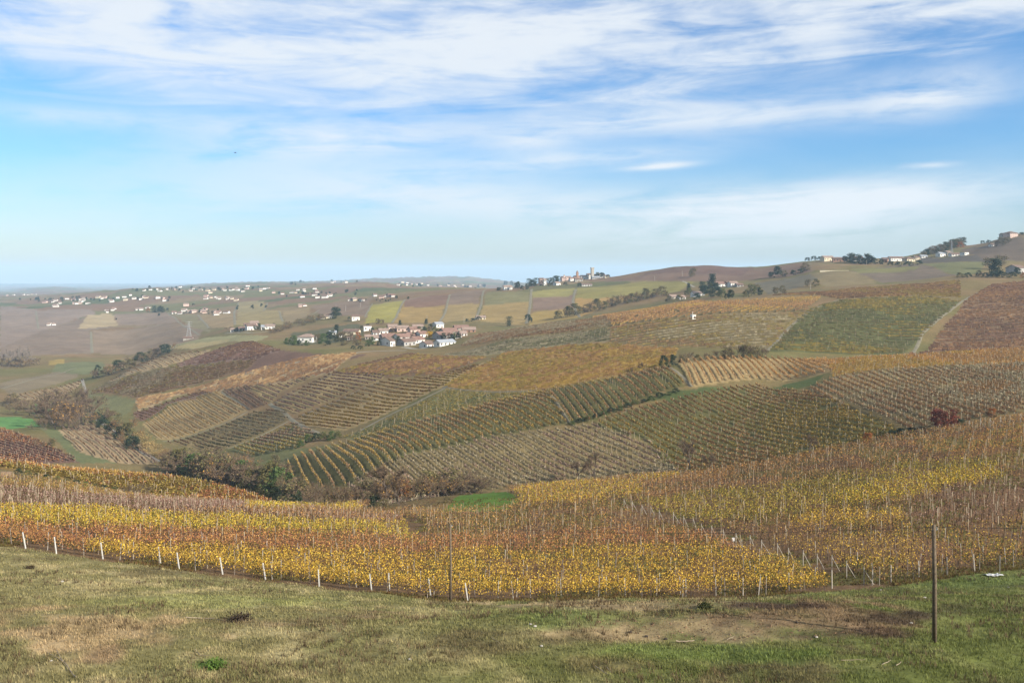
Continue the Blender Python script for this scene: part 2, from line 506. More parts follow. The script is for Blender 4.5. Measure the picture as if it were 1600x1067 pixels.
def line_at(k, px):
    """row and distance of loft line k at given columns"""
    return np.interp(px, PXF, lnY[k]), np.exp(np.interp(px, PXF, lnD[k]))


GPY = np.zeros((len(PX), len(LD)))
for i, p in enumerate(PX):
    xs = np.array([np.interp(p, PXF, lnD[k]) for k in range(len(LINES))])
    ys = np.array([np.interp(p, PXF, lnY[k]) for k in range(len(LINES))])
    GPY[i] = pchip(xs, ys, np.clip(LD, xs[0], xs[-1]))
GD = np.exp(LD)[None, :].repeat(len(PX), 0)
GX = (PX[:, None] - CX) / FPX * GD
GZ = -(GPY - HY) / FPX * GD
# natural unevenness, in metres
GZ += fbm(GX / 60, GD / 60, 3, 3) * np.interp(GD, [0, 60, 150, 600, 1500, 6000], [0, 0.5, 1.4, 3.0, 6.0, 30.0])
GZ += fbm(GX / 9, GD / 9, 11, 3) * np.interp(GD, [0, 35, 90, 300, 900], [0.2, 0.75, 0.45, 0.6, 0.8])
GZ += fbm(GX / 2.2, GD / 2.2, 21, 3) * np.interp(GD, [0, 35, 75, 90, 300], [0.1, 0.38, 0.3, 0.12, 0.0])
GPY = HY - GZ / GD * FPX


def H(x, y):
    """ground height"""
    x, y = np.asarray(x, float), np.asarray(y, float)
    y = np.maximum(y, 2.0)
    p = np.clip(x / y * FPX + CX, PX[0], PX[-1] - 1e-3)
    i = np.clip(np.searchsorted(PX, p, 'right') - 1, 0, len(PX) - 2)
    l = np.clip(np.log(y), LD[0], LD[-1] - 1e-6)
    j = np.clip(np.searchsorted(LD, l, 'right') - 1, 0, len(LD) - 2)
    s = (p - PX[i]) / (PX[i + 1] - PX[i])
    t = (y - np.exp(LD[j])) / (np.exp(LD[j + 1]) - np.exp(LD[j]))
    return (GZ[i, j] * (1 - s) + GZ[i + 1, j] * s) * (1 - t) + (GZ[i, j + 1] * (1 - s) + GZ[i + 1, j + 1] * s) * t


def hit(px, py, dmin=30.0):
    """distance at which the sight line through a photo pixel meets the land (nearest approach if it clears it)"""
    i = int(np.clip(np.searchsorted(PX, px, 'right') - 1, 0, len(PX) - 2))
    s = (px - PX[i]) / (PX[i + 1] - PX[i])
    col = GPY[i] * (1 - s) + GPY[i + 1] * s
    j0 = int(np.searchsorted(LD, math.log(dmin)))
    c = col[j0:]
    w = np.nonzero(c <= py)[0]
    j = int(w[0]) if len(w) else int(np.argmin(c))
    if j == 0:
        return math.exp(LD[j0])
    a, b = c[j - 1], c[j]
    t = np.clip((a - py) / (a - b), 0, 1) if a != b else 0
    return math.exp(LD[j0 + j - 1]) * (1 - t) + math.exp(LD[j0 + j]) * t


def W(px, py, dmin=30.0):
    d = hit(px, py, dmin)
    x = (px - CX) / FPX * d
    return Vector((x, d, float(H(x, d))))


def poly_ld(poly, dmin=30.0):
    """photo outline -> outline on the land in (column, log distance)"""
    return np.array([(p[0], math.log(hit(p[0], p[1], dmin))) for p in poly])


def inside(P, x, y):
    """points in polygon"""
    x, y = np.asarray(x), np.asarray(y)
    r = np.zeros(x.shape, bool)
    n = len(P)
    for a in range(n):
        x0, y0 = P[a]; x1, y1 = P[(a + 1) % n]
        c = (y0 > y) != (y1 > y)
        with np.errstate(divide='ignore', invalid='ignore'):
            r ^= c & (x < (x1 - x0) * (y - y0) / (y1 - y0) + x0)
    return r

# ------------------------------------------------------------------ land use
PAL = {  # leaf colours as the camera recorded them in sun
    'yellow': [(194, 160, 58), (182, 146, 52), (166, 132, 50), (196, 168, 76), (140, 104, 56), (152, 124, 58)],
    'ygreen': [(182, 160, 56), (146, 138, 54), (190, 164, 66), (128, 124, 54)],
    'red': [(150, 98, 68), (136, 88, 62), (162, 114, 72), (120, 80, 60), (170, 130, 80)],
    'orange': [(178, 132, 74), (164, 120, 68), (184, 144, 82), (146, 106, 66)],
    'bare': [(150, 122, 108), (132, 104, 90), (168, 142, 126), (120, 92, 76)],
    'brown': [(134, 100, 72), (118, 86, 62), (150, 116, 80), (104, 78, 56)],
    'rust': [(136, 102, 70), (152, 116, 76), (120, 88, 62), (160, 126, 82)],
    'olive': [(136, 120, 62), (120, 108, 56), (152, 130, 64), (112, 92, 52)],
    'gold': [(158, 130, 64), (146, 118, 58), (168, 140, 72), (130, 104, 56)],
    'darkred': [(112, 84, 70), (100, 76, 64), (122, 92, 76), (94, 72, 60)],
    'green': [(98, 98, 66), (88, 92, 60), (108, 106, 74), (96, 88, 62)],
    'grey': [(150, 140, 112), (136, 128, 100), (164, 152, 124), (120, 108, 84)],
    'tan': [(182, 150, 106), (166, 134, 92), (192, 164, 118), (150, 116, 80)],
    'lilac': [(146, 116, 106), (132, 104, 96), (158, 130, 116), (120, 94, 84)],
}
G = {  # ground between the rows
    'soil': (128, 104, 80), 'grass': (104, 100, 62), 'dry': (164, 142, 100), 'dgreen': (98, 98, 62), 'mixed': (132, 116, 80),
    'redsoil': (120, 92, 78), 'lilac': (136, 112, 100), 'gold': (162, 132, 80), 'bgreen': (92, 130, 66), 'pale': (170, 148, 114), 'meadow': (134, 132, 88), 'ash': (152, 142, 108),
}
# vineyards: name, outline, (row direction as two points), ground, leaves, posts every n metres, vine height, label
FIELDS = [
    ('c1', [(432, 742), (455, 716), (540, 692), (640, 662), (760, 632), (850, 611), (888, 662), (760, 684), (640, 708), (600, 742), (560, 752), (490, 772), (440, 762)],
     ((587, 682), (645, 720)), 'grass', ['olive', 'rust', 'gold'], 4.5, 1.7, 'olive brown vine rows running downhill above the pale posted block, left slope of the middle hill'),
    ('c1b', [(520, 785), (545, 757), (640, 712), (750, 688), (930, 664), (1010, 690), (1040, 714), (1062, 742), (860, 757), (790, 764), (700, 772), (640, 782), (570, 790)],
     ((800, 707), (850, 736)), 'mixed', ['grey', 'bare', 'grey'], 3.0, 1.5, 'bare grey vine rows with many pale posts at the foot of the middle hill'),
    ('c1c', [(853, 611), (1046, 574), (1070, 604), (1000, 626), (925, 660), (888, 662)],
     ((845, 612), (885, 660)), 'grass', ['gold', 'olive', 'rust'], 4.5, 1.7, 'golden green vine rows dropping steeply in the centre of the middle hill'),
    ('c2', [(926, 663), (980, 642), (1050, 626), (1180, 603), (1260, 612), (1330, 640), (1420, 680), (1300, 706), (1200, 724), (1110, 742), (1062, 740), (1010, 690)],
     ((1067, 650), (1200, 700)), 'grass', ['olive', 'gold', 'olive', 'rust'], 5.0, 1.6, 'broad olive and ochre vine slope right of the pale posted block'),
    ('c3', [(1262, 611), (1300, 592), (1610, 568), (1610, 646), (1480, 668), (1421, 680), (1330, 640)],
     ((1335, 622), (1425, 662)), 'mixed', ['brown', 'grey', 'rust'], 3.8, 1.6, 'brown vine rows with pale posts behind the red tree'),
    ('c4', [(1056, 567), (1120, 561), (1290, 563), (1300, 582), (1180, 592), (1083, 606)],
     ((1062, 565), (1084, 602)), 'dry', ['rust', 'orange', 'tan'], 6.0, 1.9, 'thick rust coloured vine rows below the olive hedge'),
    ('c5', [(1292, 565), (1430, 558), (1610, 546), (1610, 568), (1300, 591)],
     ((1300, 580), (1600, 556)), 'mixed', ['rust', 'orange', 'gold'], 5.0, 1.7, 'orange brown vines along the brow under the dark red field'),
    ('d1', [(1200, 549), (1404, 556), (1500, 472), (1430, 464), (1312, 470), (1262, 486)],
     3.0, 'dgreen', ['green', 'green', 'olive'], 7, 1.6, 'dark green striped vineyard between two pale grass tracks'),
    ('d2', [(1414, 556), (1610, 542), (1610, 440), (1550, 446), (1506, 474)],
     5.0, 'soil', ['brown', 'darkred', 'brown'], 8, 1.6, 'dark red brown vineyard at the right edge of the hill'),
    ('d3', [(956, 513), (1080, 497), (1258, 488), (1196, 548), (1060, 544), (956, 536)],
     7.0, 'mixed', ['grey', 'olive', 'brown'], 7, 1.5, 'grey green vineyard with thin level rows below the white hut'),
    ('d4', [(925, 496), (1020, 482), (1110, 473), (1285, 464), (1262, 486), (1080, 495), (956, 511)],
     ((1000, 500), (1030, 488)), 'mixed', ['rust', 'brown', 'gold'], 5, 1.7, 'brown and gold vines with pale posts around the white hut'),
    ('d5', [(1205, 463), (1330, 452), (1500, 440), (1500, 466), (1430, 463), (1312, 468), (1285, 463)],
     ((1250, 460), (1400, 455)), 'mixed', ['darkred', 'rust', 'olive'], 6, 1.7, 'dull red vineyard strip across the top of the dark green field'),
    ('d6', [(792, 552), (880, 541), (956, 538), (1060, 546), (1040, 572), (850, 609), (770, 612), (692, 606), (765, 565)],
     4.0, 'gold', ['gold', 'gold', 'rust', 'olive'], 9, 1.5, 'golden orange vineyard with level rows in the middle of the valley side'),
    ('d7', [(692, 553), (800, 531), (950, 513), (954, 532), (870, 541), (760, 556)],
     -8.0, 'ash', ['grey', 'grey', 'green'], 4, 1.1, 'pale grey green posted vineyard right of the village'),
    ('d8', [(720, 542), (745, 523), (900, 502), (1020, 484), (956, 510), (800, 529)],
     -6.0, 'mixed', ['brown', 'grey'], 4, 1.3, 'brown vines on the ridge right of the village barns'),
    ('e0', [(560, 571), (640, 553), (762, 559), (690, 585), (600, 590), (520, 582)],
     14.0, 'soil', ['brown', 'olive', 'darkred'], 9, 1.5, 'dark brown olive vineyard just below the village'),
    ('e1', [(424, 632), (520, 583), (604, 585), (596, 594), (462, 648)],
     ((437, 597), (482, 607)), 'dry', ['lilac', 'brown'], 9, 1.6, 'mauve brown striped vineyard beside the golden block'),
    ('e2', [(466, 652), (600, 596), (690, 588), (765, 563), (694, 604), (538, 672), (480, 668)],
     ((590, 600), (690, 611)), 'dry', ['gold', 'rust', 'olive'], 9, 1.6, 'golden striped vineyard left of the green strip'),
    ('e3', [(536, 682), (700, 611), (770, 616), (850, 612), (640, 660), (560, 688)],
     ((600, 660), (760, 620)), 'meadow', ['green', 'olive'], 9, 0.7, 'green grassy vineyard strip between golden rows'),
    ('l1', [(160, 600), (235, 563), (330, 547), (296, 560), (262, 572)],
     ((235, 563), (262, 572)), 'pale', ['tan', 'grey', 'brown'], 7, 1.6, 'pale tan vines on the far left brow of the spur'),
    ('l2', [(300, 560), (390, 534), (440, 548), (400, 562), (270, 572)],
     ((320, 560), (390, 545)), 'lilac', ['lilac', 'darkred', 'brown'], 8, 1.4, 'red mauve vineyard at the top left of the spur'),
    ('l3', [(140, 612), (165, 600), (270, 574), (400, 564), (390, 576), (212, 622)],
     ((180, 605), (330, 575)), 'soil', ['brown', 'olive', 'grey'], 8, 1.5, 'dark grey brown vineyard above the grass bank at left'),
    ('l5', [(212, 624), (400, 578), (560, 553), (520, 582), (424, 600), (280, 617), (216, 642)],
     ((250, 622), (290, 612)), 'pale', ['tan', 'brown'], 8, 1.6, 'pale brown vine band under the long pale farm track'),
    ('l6', [(206, 646), (320, 607), (332, 613), (262, 632), (222, 658)],
     ((215, 648), (250, 658)), 'redsoil', ['darkred', 'rust'], 8, 1.7, 'dark red vine block beside the orange tan rows at left'),
    ('l7', [(222, 661), (266, 633), (342, 611), (386, 640), (272, 686), (246, 686)],
     ((285, 620), (325, 650)), 'dry', ['rust', 'tan', 'gold'], 8, 1.7, 'orange tan striped vine rows running down to the valley thicket'),
    ('l8', [(346, 611), (386, 603), (418, 632), (390, 640)],
     ((360, 608), (400, 636)), 'soil', ['brown', 'lilac'], 8, 1.6, 'small brown vine block right of the orange tan rows'),
    ('l9', [(256, 692), (400, 642), (446, 640), (450, 656), (352, 702)],
     ((300, 680), (350, 694)), 'mixed', ['grey', 'brown', 'green'], 8, 1.5, 'grey green vine block above the valley thicket'),
    ('l10', [(360, 704), (456, 661), (500, 681), (462, 702), (392, 714)],
     ((400, 688), (460, 700)), 'dgreen', ['brown', 'darkred', 'olive'], 7, 1.6, 'small dark brown vine block at the foot of the farm track'),
    ('l11', [(388, 602), (424, 602), (500, 583), (440, 612), (424, 630)],
     ((395, 605), (425, 618)), 'dry', ['lilac', 'brown'], 8, 1.6, 'narrow mauve vine wedge left of the striped block'),
    ('m1', [(90, 671), (140, 661), (214, 690), (250, 724), (182, 724), (120, 704)],
     ((100, 667), (162, 716)), 'pale', ['brown', 'tan', 'lilac'], 6, 1.6, 'pale brown vine rows between the lane and the red rows at left'),
    ('m2', [(-10, 668), (60, 690), (124, 722), (60, 724), (-10, 722)],
     ((0, 690), (90, 716)), 'redsoil', ['darkred', 'red'], 6, 1.6, 'dark red vine rows at the left edge below the green meadow'),
    ('m3', [(-10, 725), (140, 738), (270, 748), (400, 778), (432, 791), (372, 791), (210, 774), (32, 738), (-10, 731)],
     ((150, 752), (400, 786)), 'gold', ['orange', 'gold', 'red', 'olive'], 8, 1.6, 'orange red vine rows falling away behind the near slope at left'),
    ('n1', [(18, 620), (110, 600), (132, 592), (120, 606), (66, 629)],
     ((40, 612), (62, 626)), 'pale', ['tan', 'brown'], 9, 1.6, 'small tan vine block with clear rows beyond the bare trees at left'),
]
# plain land patches: outline, colour (no rows told apart): meadows, far vineyards, verges
PATCH = [
    ([(0, 478), (60, 484), (140, 482), (150, 490), (60, 520), (0, 545)], (150, 126, 118)),
    ([(60, 520), (150, 492), (190, 508), (140, 516), (146, 552), (0, 560), (0, 545)], (140, 116, 104)),
    ([(122, 514), (138, 492), (176, 490), (186, 509)], (178, 152, 118)),
    ([(146, 516), (250, 506), (320, 508), (310, 530), (250, 545), (146, 552)], (148, 122, 104)),
    ([(178, 490), (260, 487), (280, 504), (186, 508)], (150, 124, 110)),
    ([(262, 488), (305, 492), (330, 520), (300, 512)], (142, 128, 96)),
    ([(308, 492), (368, 490), (366, 512), (330, 513)], (160, 132, 96)),
    ([(250, 545), (310, 530), (420, 525), (400, 534), (300, 545)], (156, 146, 104)),
    ([(372, 472), (412, 470), (418, 488), (370, 486)], (160, 140, 98)),
    ([(370, 487), (440, 486), (442, 506), (368, 508)], (160, 138, 92)),
    ([(442, 485), (486, 480), (484, 492), (446, 508)], (158, 132, 96)),
    ([(486, 478), (580, 466), (575, 495), (500, 492)], (146, 118, 102)),
    ([(580, 476), (632, 470), (612, 504), (570, 505)], (162, 148, 60)),
    ([(633, 470), (702, 461), (686, 503), (614, 505)], (168, 134, 72)),
    ([(636, 466), (704, 460), (697, 478), (630, 480)], (140, 104, 88)),
    ([(704, 460), (758, 453), (748, 474), (700, 476)], (140, 114, 100)),
    ([(700, 476), (748, 474), (744, 500), (690, 503)], (162, 134, 84)),
    ([(760, 456), (828, 456), (826, 472), (756, 478)], (132, 122, 82)),
    ([(756, 478), (828, 472), (820, 508), (745, 500)], (164, 134, 78)),
    ([(830, 456), (900, 450), (894, 464), (832, 466)], (150, 138, 74)),
    ([(832, 466), (894, 462), (896, 482), (832, 486)], (142, 112, 98)),
    ([(832, 487), (896, 483), (905, 496), (825, 508)], (172, 140, 68)),
    ([(902, 450), (1010, 440), (1085, 440), (1060, 456), (1000, 462), (898, 474)], (148, 134, 66)),
    ([(898, 466), (1000, 462), (930, 486), (906, 496)], (182, 140, 68)),
    ([(940, 440), (1110, 416), (1260, 410), (1270, 425), (1100, 440)], (132, 100, 84)),
    ([(1000, 430), (1110, 413), (1180, 418), (1160, 430)], (120, 88, 78)),
    ([(1180, 442), (1300, 425), (1260, 445), (1200, 460)], (120, 108, 92)),
    ([(1265, 428), (1340, 424), (1370, 442), (1290, 450)], (138, 118, 84)),
    ([(1330, 424), (1430, 412), (1500, 430), (1380, 442)], (124, 104, 92)),
    ([(1330, 420), (1440, 415), (1430, 422), (1340, 427)], (128, 120, 72)),
    ([(1425, 402), (1540, 400), (1540, 410), (1440, 412)], (96, 84, 78)),
    ([(1440, 413), (1540, 410), (1530, 428), (1500, 430)], (120, 116, 74)),
    ([(1500, 390), (1600, 370), (1600, 408), (1540, 408)], (112, 92, 80)),
    ([(136, 606), (146, 616), (212, 624), (206, 642), (186, 652), (140, 642)], (124, 122, 70)),
    ([(-10, 651), (48, 653), (64, 666), (-10, 673)], (98, 150, 66)),
    ([(48, 633), (76, 630), (79, 641), (52, 646)], (104, 150, 70)),
    ([(-10, 600), (130, 570), (120, 590), (20, 618)], (136, 118, 84)),
    ([(90, 567), (160, 566), (180, 580), (130, 585), (80, 580)], (120, 120, 82)),
    ([(75, 564), (102, 562), (100, 568), (78, 571)], (170, 140, 62)),
    ([(240, 548), (360, 530), (330, 540), (300, 545)], (176, 154, 106)),
    ([(1070, 607), (1290, 585), (1272, 601), (1100, 626), (1000, 630)], (88, 100, 46)),
    ([(400, 545), (520, 556), (578, 553), (550, 562), (420, 580), (340, 590)], (122, 90, 70)),
    ([(455, 520), (560, 505), (570, 525), (450, 540)], (106, 102, 66)),
    ([(480, 700), (540, 692), (450, 722), (430, 745), (385, 730), (400, 712)], (122, 120, 64)),
    ([(60, 668), (90, 670), (120, 704), (180, 724), (120, 724)], (114, 118, 66)),
    ([(560, 792), (640, 780), (745, 770), (800, 792), (700, 803), (600, 806)], (124, 112, 72)),
    ([(700, 800), (770, 765), (812, 782), (795, 797)], (100, 128, 54)),
]
# pale tracks and lanes: points, width in metres, material
TRACKS = [
    ([(1198, 548), (1225, 520), (1262, 488), (1312, 468)], 2.6, 'track'),
    ([(1404, 557), (1440, 522), (1480, 488), (1540, 452)], 2.8, 'track'),
    ([(400, 578), (470, 566), (530, 556), (575, 549), (640, 547)], 3.2, 'road'),
    ([(420, 630), (445, 645), (462, 660), (500, 678)], 3.2, 'track'),
    ([(425, 632), (480, 606), (522, 583)], 2.0, 'track'),
    ([(464, 652), (530, 625), (600, 594)], 2.0, 'track'),
    ([(538, 684), (600, 652), (690, 610), (768, 562)], 3.0, 'track'),
    ([(150, 655), (175, 672), (205, 696), (250, 722)], 3.2, 'road'),
    ([(128, 592), (134, 612), (126, 625)], 3.0, 'road'),
    ([(612, 505), (622, 488), (633, 468)], 4.0, 'track'),
    ([(686, 503), (697, 484), (703, 460)], 4.0, 'track'),
    ([(742, 500), (752, 476), (758, 453)], 4.0, 'track'),
    ([(570, 496), (582, 474)], 3.0, 'track'),
    ([(822, 506), (828, 480), (831, 452)], 4.5, 'track'),
    ([(906, 496), (895, 470), (900, 452)], 4.5, 'track'),
    ([(555, 484), (640, 468), (758, 453)], 4.0, 'track'),
    ([(144, 552), (142, 518)], 4.5, 'track'),
    ([(120, 516), (190, 510), (260, 506), (280, 504)], 4.0, 'track'),
    ([(60, 514), (56, 486)], 4.5, 'track'),
    ([(262, 488), (285, 508), (312, 524)], 4.0, 'track'),
    ([(308, 491), (327, 513)], 4.5, 'track'),
    ([(367, 508), (366, 488), (373, 472)], 4.5, 'track'),
    ([(412, 486), (418, 473)], 4.0, 'track'),
    ([(436, 486), (442, 503)], 4.0, 'track'),
    ([(484, 492), (500, 484)], 4.0, 'track'),
    ([(1066, 439), (1076, 444), (1086, 449)], 4.0, 'road'),
    ([(350, 521), (400, 520), (420, 517)], 4.0, 'road'),
    ([(630, 542), (655, 545), (672, 541)], 9.0, 'road'),
    ([(80, 556), (110, 552), (145, 550)], 3.5, 'track'),
    ([(0, 608), (60, 590), (120, 575)], 2.5, 'track'),
    ([(345, 612), (390, 640)], 2.0, 'track'),
    ([(262, 632), (330, 611), (400, 592), (520, 570)], 2.2, 'track'),
    ([(250, 690), (390, 641)], 2.0, 'track'),
    ([(352, 703), (452, 657)], 2.2, 'track'),
    ([(690, 605), (770, 612), (850, 611)], 1.8, 'track'),
    ([(1300, 591), (1410, 582), (1600, 570)], 1.6, 'track'),
    ([(853, 612), (890, 662)], 1.6, 'track'),
    ([(1046, 574), (1082, 606)], 2.2, 'track'),
]
GPXg = np.repeat(PX[:, None], len(LD), 1)
GLD = np.repeat(LD[None, :], len(PX), 0)
wob = fbm(GX / 14, GD / 14, 31, 3)
qx = GPXg + wob * np.interp(GD, [30, 200, 600], [10, 5, 2])
ql = GLD + fbm(GX / 14, GD / 14, 47, 3) * 0.010

base = np.zeros(GD.shape + (3,))
mixn = np.clip(fbm(GX / 45, GD / 45, 5, 4) * 2 + 0.5, 0, 1)[..., None]
base[:] = alb((116, 110, 68)) * mixn + alb((138, 114, 82)) * (1 - mixn)
far = np.clip((GD - 900) / 500, 0, 1)[..., None]
cell = vnoise(np.floor(GX / 150 + fbm(GX / 200, GD / 200, 8) * 1.5) * 7.3, np.floor(GD / 130 + fbm(GX / 180, GD / 220, 9) * 1.5) * 3.1, 66)[..., None]
farc = np.where(cell < 0.3, alb((142, 122, 92)), np.where(cell < 0.55, alb((118, 114, 76)), np.where(cell < 0.8, alb((134, 108, 84)), alb((98, 102, 66)))))
base = base * (1 - far) + farc * far
POLYS = {}


def mute(c, k=0.75):
    g_ = c.mean()
    return g_ + (c - g_) * k


for outline, c in PATCH:
    dfar = float(np.exp(poly_ld(outline)[:, 1].mean()))
    m = inside(poly_ld(outline), qx, ql)
    c = alb(c) * (np.array([0.98, 1.02, 0.84]) if dfar > 800 else 1.0)
    base[m] = mute(c, 0.8 if dfar > 800 else 0.75) * (0.92 + 0.16 * mixn[m])
for (name, outline, rd, g, pals, pg, vh, label) in FIELDS:
    P = poly_ld(outline)
    POLYS[name] = P
    m = inside(P, qx, ql)
    base[m] = alb(G[g]) * (0.85 + 0.3 * mixn[m])

# near vineyard ground (between loft lines 5 and 8) and the grass slope in front of it
_, D4 = line_at(5, PX); _, D7 = line_at(8, PX)
nv = (GD > D4[:, None] - 0.3) & (GD < D7[:, None] + 2)
dirt = fbm(GX / 6, GD / 6, 71, 4)[..., None]
vg = np.where(dirt > -0.02, alb((122, 114, 68)), alb((122, 98, 72)))
base[nv] = (vg * (0.9 + 0.25 * mixn))[nv]
NEARP = [([(560, 803), (600, 786), (700, 774), (745, 770), (735, 790), (690, 801), (620, 806)], (128, 110, 74)),
         ([(690, 801), (740, 770), (790, 768), (812, 782), (795, 797)], (96, 124, 52)),
         ([(0, 736), (20, 737), (25, 744), (0, 744)], (170, 140, 110))]
for outline, c in NEARP:
    m = inside(poly_ld(outline), qx, ql)
    base[m] = alb(c) * (0.9 + 0.2 * mixn[m])
fg = GD <= D4[:, None] - 0.3


def grass_colour(px, py, x, y):
    """grass slope: dry straw at left, greener to the right, bare earth on the terrace (all albedo)"""
    n1 = fbm(x / 7, y / 7, 81, 4); n2 = fbm(x / 2.0, y / 2.6, 85, 4); n3 = fbm(x / 3.5, y / 3.5, 91, 4)
    dry, green, straw, brown = alb((130, 122, 82)), alb((104, 110, 58)), alb((156, 142, 104)), alb((106, 94, 66))
    g = np.clip(0.30 + (px - 650) / 1500 + n1 * 1.1 + (py - 980) / 900, 0, 1)
    g = np.where(px > 1250, np.clip(g + 0.12, 0, 1), g)[..., None]
    c = dry * (1 - g) + green * g
    s = np.clip((n2 + 0.02) * 4, 0, 1)[..., None] * np.clip(1.0 - px / 1500, 0.15, 0.8)[..., None]
    c = c * (1 - s) + straw * s
    b = np.clip((n3 - 0.08) * 5, 0, 0.75)[..., None]
    c = c * (1 - b) + brown * b

    def blob(c, x0, y0, rx, ry, colr, k):
        d = ((px - x0) / rx) ** 2 + ((py - y0) / ry) ** 2
        w = (np.clip(1.3 - d + (n2 + n3) * 3.0, 0, 1) * k)[..., None]
        return c * (1 - w) + alb(colr) * w
    for bl in ((1130, 982, 200, 22, (150, 130, 98), 0.85), (1000, 945, 240, 8, (150, 130, 98), 0.8), (1280, 965, 150, 24, (128, 106, 80), 0.85),
               (1310, 990, 130, 9, (78, 62, 50), 0.8), (1185, 946, 80, 6, (70, 56, 46), 0.9), (1400, 965, 60, 9, (64, 52, 44), 0.8),
               (1540, 955, 110, 9, (66, 60, 44), 0.6), (1520, 905, 110, 12, (98, 112, 60), 0.6), (1100, 1020, 170, 14, (98, 114, 54), 0.7), (330, 1038, 30, 9, (104, 130, 58), 0.7),
               (120, 985, 190, 40, (170, 138, 108), 0.45), (500, 965, 130, 14, (120, 98, 78), 0.5), (930, 1040, 120, 16, (104, 90, 60), 0.5),
               (300, 940, 220, 10, (130, 136, 76), 0.5), (850, 965, 120, 14, (104, 122, 60), 0.5)):
        c = blob(c, *bl)
    return c * (1.22 + n2[..., None] * 0.7)


base[fg] = grass_colour(GPXg[fg], GPY[fg], GX[fg], GD[fg])

m, nt, p, out = new_mat('land')
at_ = nt.nodes.new('ShaderNodeAttribute'); at_.attribute_name = 'col'
c1, f1 = varied(nt, at_.outputs['Color'], 0.9, 0.72, 1.28, 6)
c2, f2 = varied(nt, c1, 0.06, 0.85, 1.15, 4)
nt.links.new(c2, p.inputs['Base Color'])
p.inputs['Roughness'].default_value = 0.95
p.inputs['Specular IOR Level'].default_value = 0.05
bmp = nt.nodes.new('ShaderNodeBump')
bmp.inputs['Strength'].default_value = 0.7
bmp.inputs['Distance'].default_value = 0.25
nt.links.new(f1, bmp.inputs['Height'])
nt.links.new(bmp.outputs[0], p.inputs['Normal'])
M['land'] = m
nP, nL = GD.shape
idx = np.arange(nP * nL).reshape(nP, nL)
Q = np.stack([idx[:-1, :-1], idx[1:, :-1], idx[1:, 1:], idx[:-1, 1:]], -1).reshape(-1, 4)
me = fast_mesh('ground', np.stack([GX, GD, GZ], -1).reshape(-1, 3), Q, M['land'], vcols=base.reshape(-1, 3), smooth=True)
tag(link('ground', me), 'rolling vineyard hills and grassy slope', kind='structure')


def resample(pts, step):
    P = np.array(pts, float)
    s = np.concatenate([[0], np.cumsum(np.hypot(*np.diff(P[:, :2], axis=0).T))])
    n = max(2, int(s[-1] / step) + 1)
    t = np.linspace(0, s[-1], n)
    return np.stack([np.interp(t, s, P[:, 0]), np.interp(t, s, P[:, 1])], 1)


for pts, wd, mt in TRACKS:
    dense = []
    for a, b in zip(pts, pts[1:]):
        for k in range(6):
            t = k / 6
            dense.append((a[0] + (b[0] - a[0]) * t, a[1] + (b[1] - a[1]) * t))
    dense.append(pts[-1])
    hp = [W(*q) for q in pts]
    P = resample([(q.x, q.y) for q in hp], max(2.0, hp[0].y / 150))
    if len(P) > 4:
        kk = np.array([1, 2, 3, 2, 1.0]); kk /= kk.sum()
        Pp = np.pad(P, ((2, 2), (0, 0)), 'edge')
        P = np.stack([np.convolve(Pp[:, 0], kk, 'valid'), np.convolve(Pp[:, 1], kk, 'valid')], 1)
    T = np.gradient(P, axis=0); T /= np.maximum(np.hypot(T[:, 0], T[:, 1]), 1e-6)[:, None]
    Nn = np.stack([-T[:, 1], T[:, 0]], 1)
    V, cols_ = [], 4
    ww = wd * (1 + 0.5 * fbm(P[:, 0] / 9, P[:, 1] / 9, 5))
    for k in range(cols_):
        o = (k / (cols_ - 1) - 0.5)
        xy = P + Nn * (o * ww)[:, None]
        V.append(np.column_stack([xy, H(xy[:, 0], xy[:, 1]) + (0.12 if 0 < k < cols_ - 1 else -0.1)]))
    V = np.stack(V, 1)
    ii = np.arange(V.shape[0] * cols_).reshape(V.shape[0], cols_)
    Qt = np.stack([ii[:-1, :-1], ii[:-1, 1:], ii[1:, 1:], ii[1:, :-1]], -1).reshape(-1, 4)
    nm = 'lane' if mt == 'road' else 'farm_track'
    tag(link(nm, fast_mesh(nm, V.reshape(-1, 3), Qt, M[mt], smooth=True)), kind='structure')

# ------------------------------------------------------------------ vines
def leaf_quads(C, size, flat=0.0):
    """one randomly turned quad per centre; returns verts, quads"""
    n = len(C)
    a = rng.normal(size=(n, 3)); a /= np.linalg.norm(a, axis=1)[:, None]
    b = rng.normal(size=(n, 3)); b -= a * (a * b).sum(1)[:, None]; b /= np.linalg.norm(b, axis=1)[:, None]
    s = np.asarray(size).reshape(-1, 1) * 0.5
    a, b = a * s, b * s * 0.85
    V = np.stack([C - a - b * 0.6, C + a * 0.2 - b, C + a + b * 0.5, C - a * 0.3 + b], 1).reshape(-1, 3)
    return V, np.arange(4 * n).reshape(n, 4)


def pick(pals, n, k=1.0, w=None):
    """n random leaf colours from a list of palettes"""
    out = np.zeros((n, 3))
    which = rng.integers(0, len(pals), n) if w is None else w
    for i, pn in enumerate(pals):
        mk = which == i
        L = np.array([alb(c, k) for c in PAL[pn]])
        out[mk] = L[rng.integers(0, len(L), mk.sum())]
    g_ = out.mean(1, keepdims=True)
    return (g_ + (out - g_) * 1.0) * rng.uniform(0.8, 1.2, (n, 1))


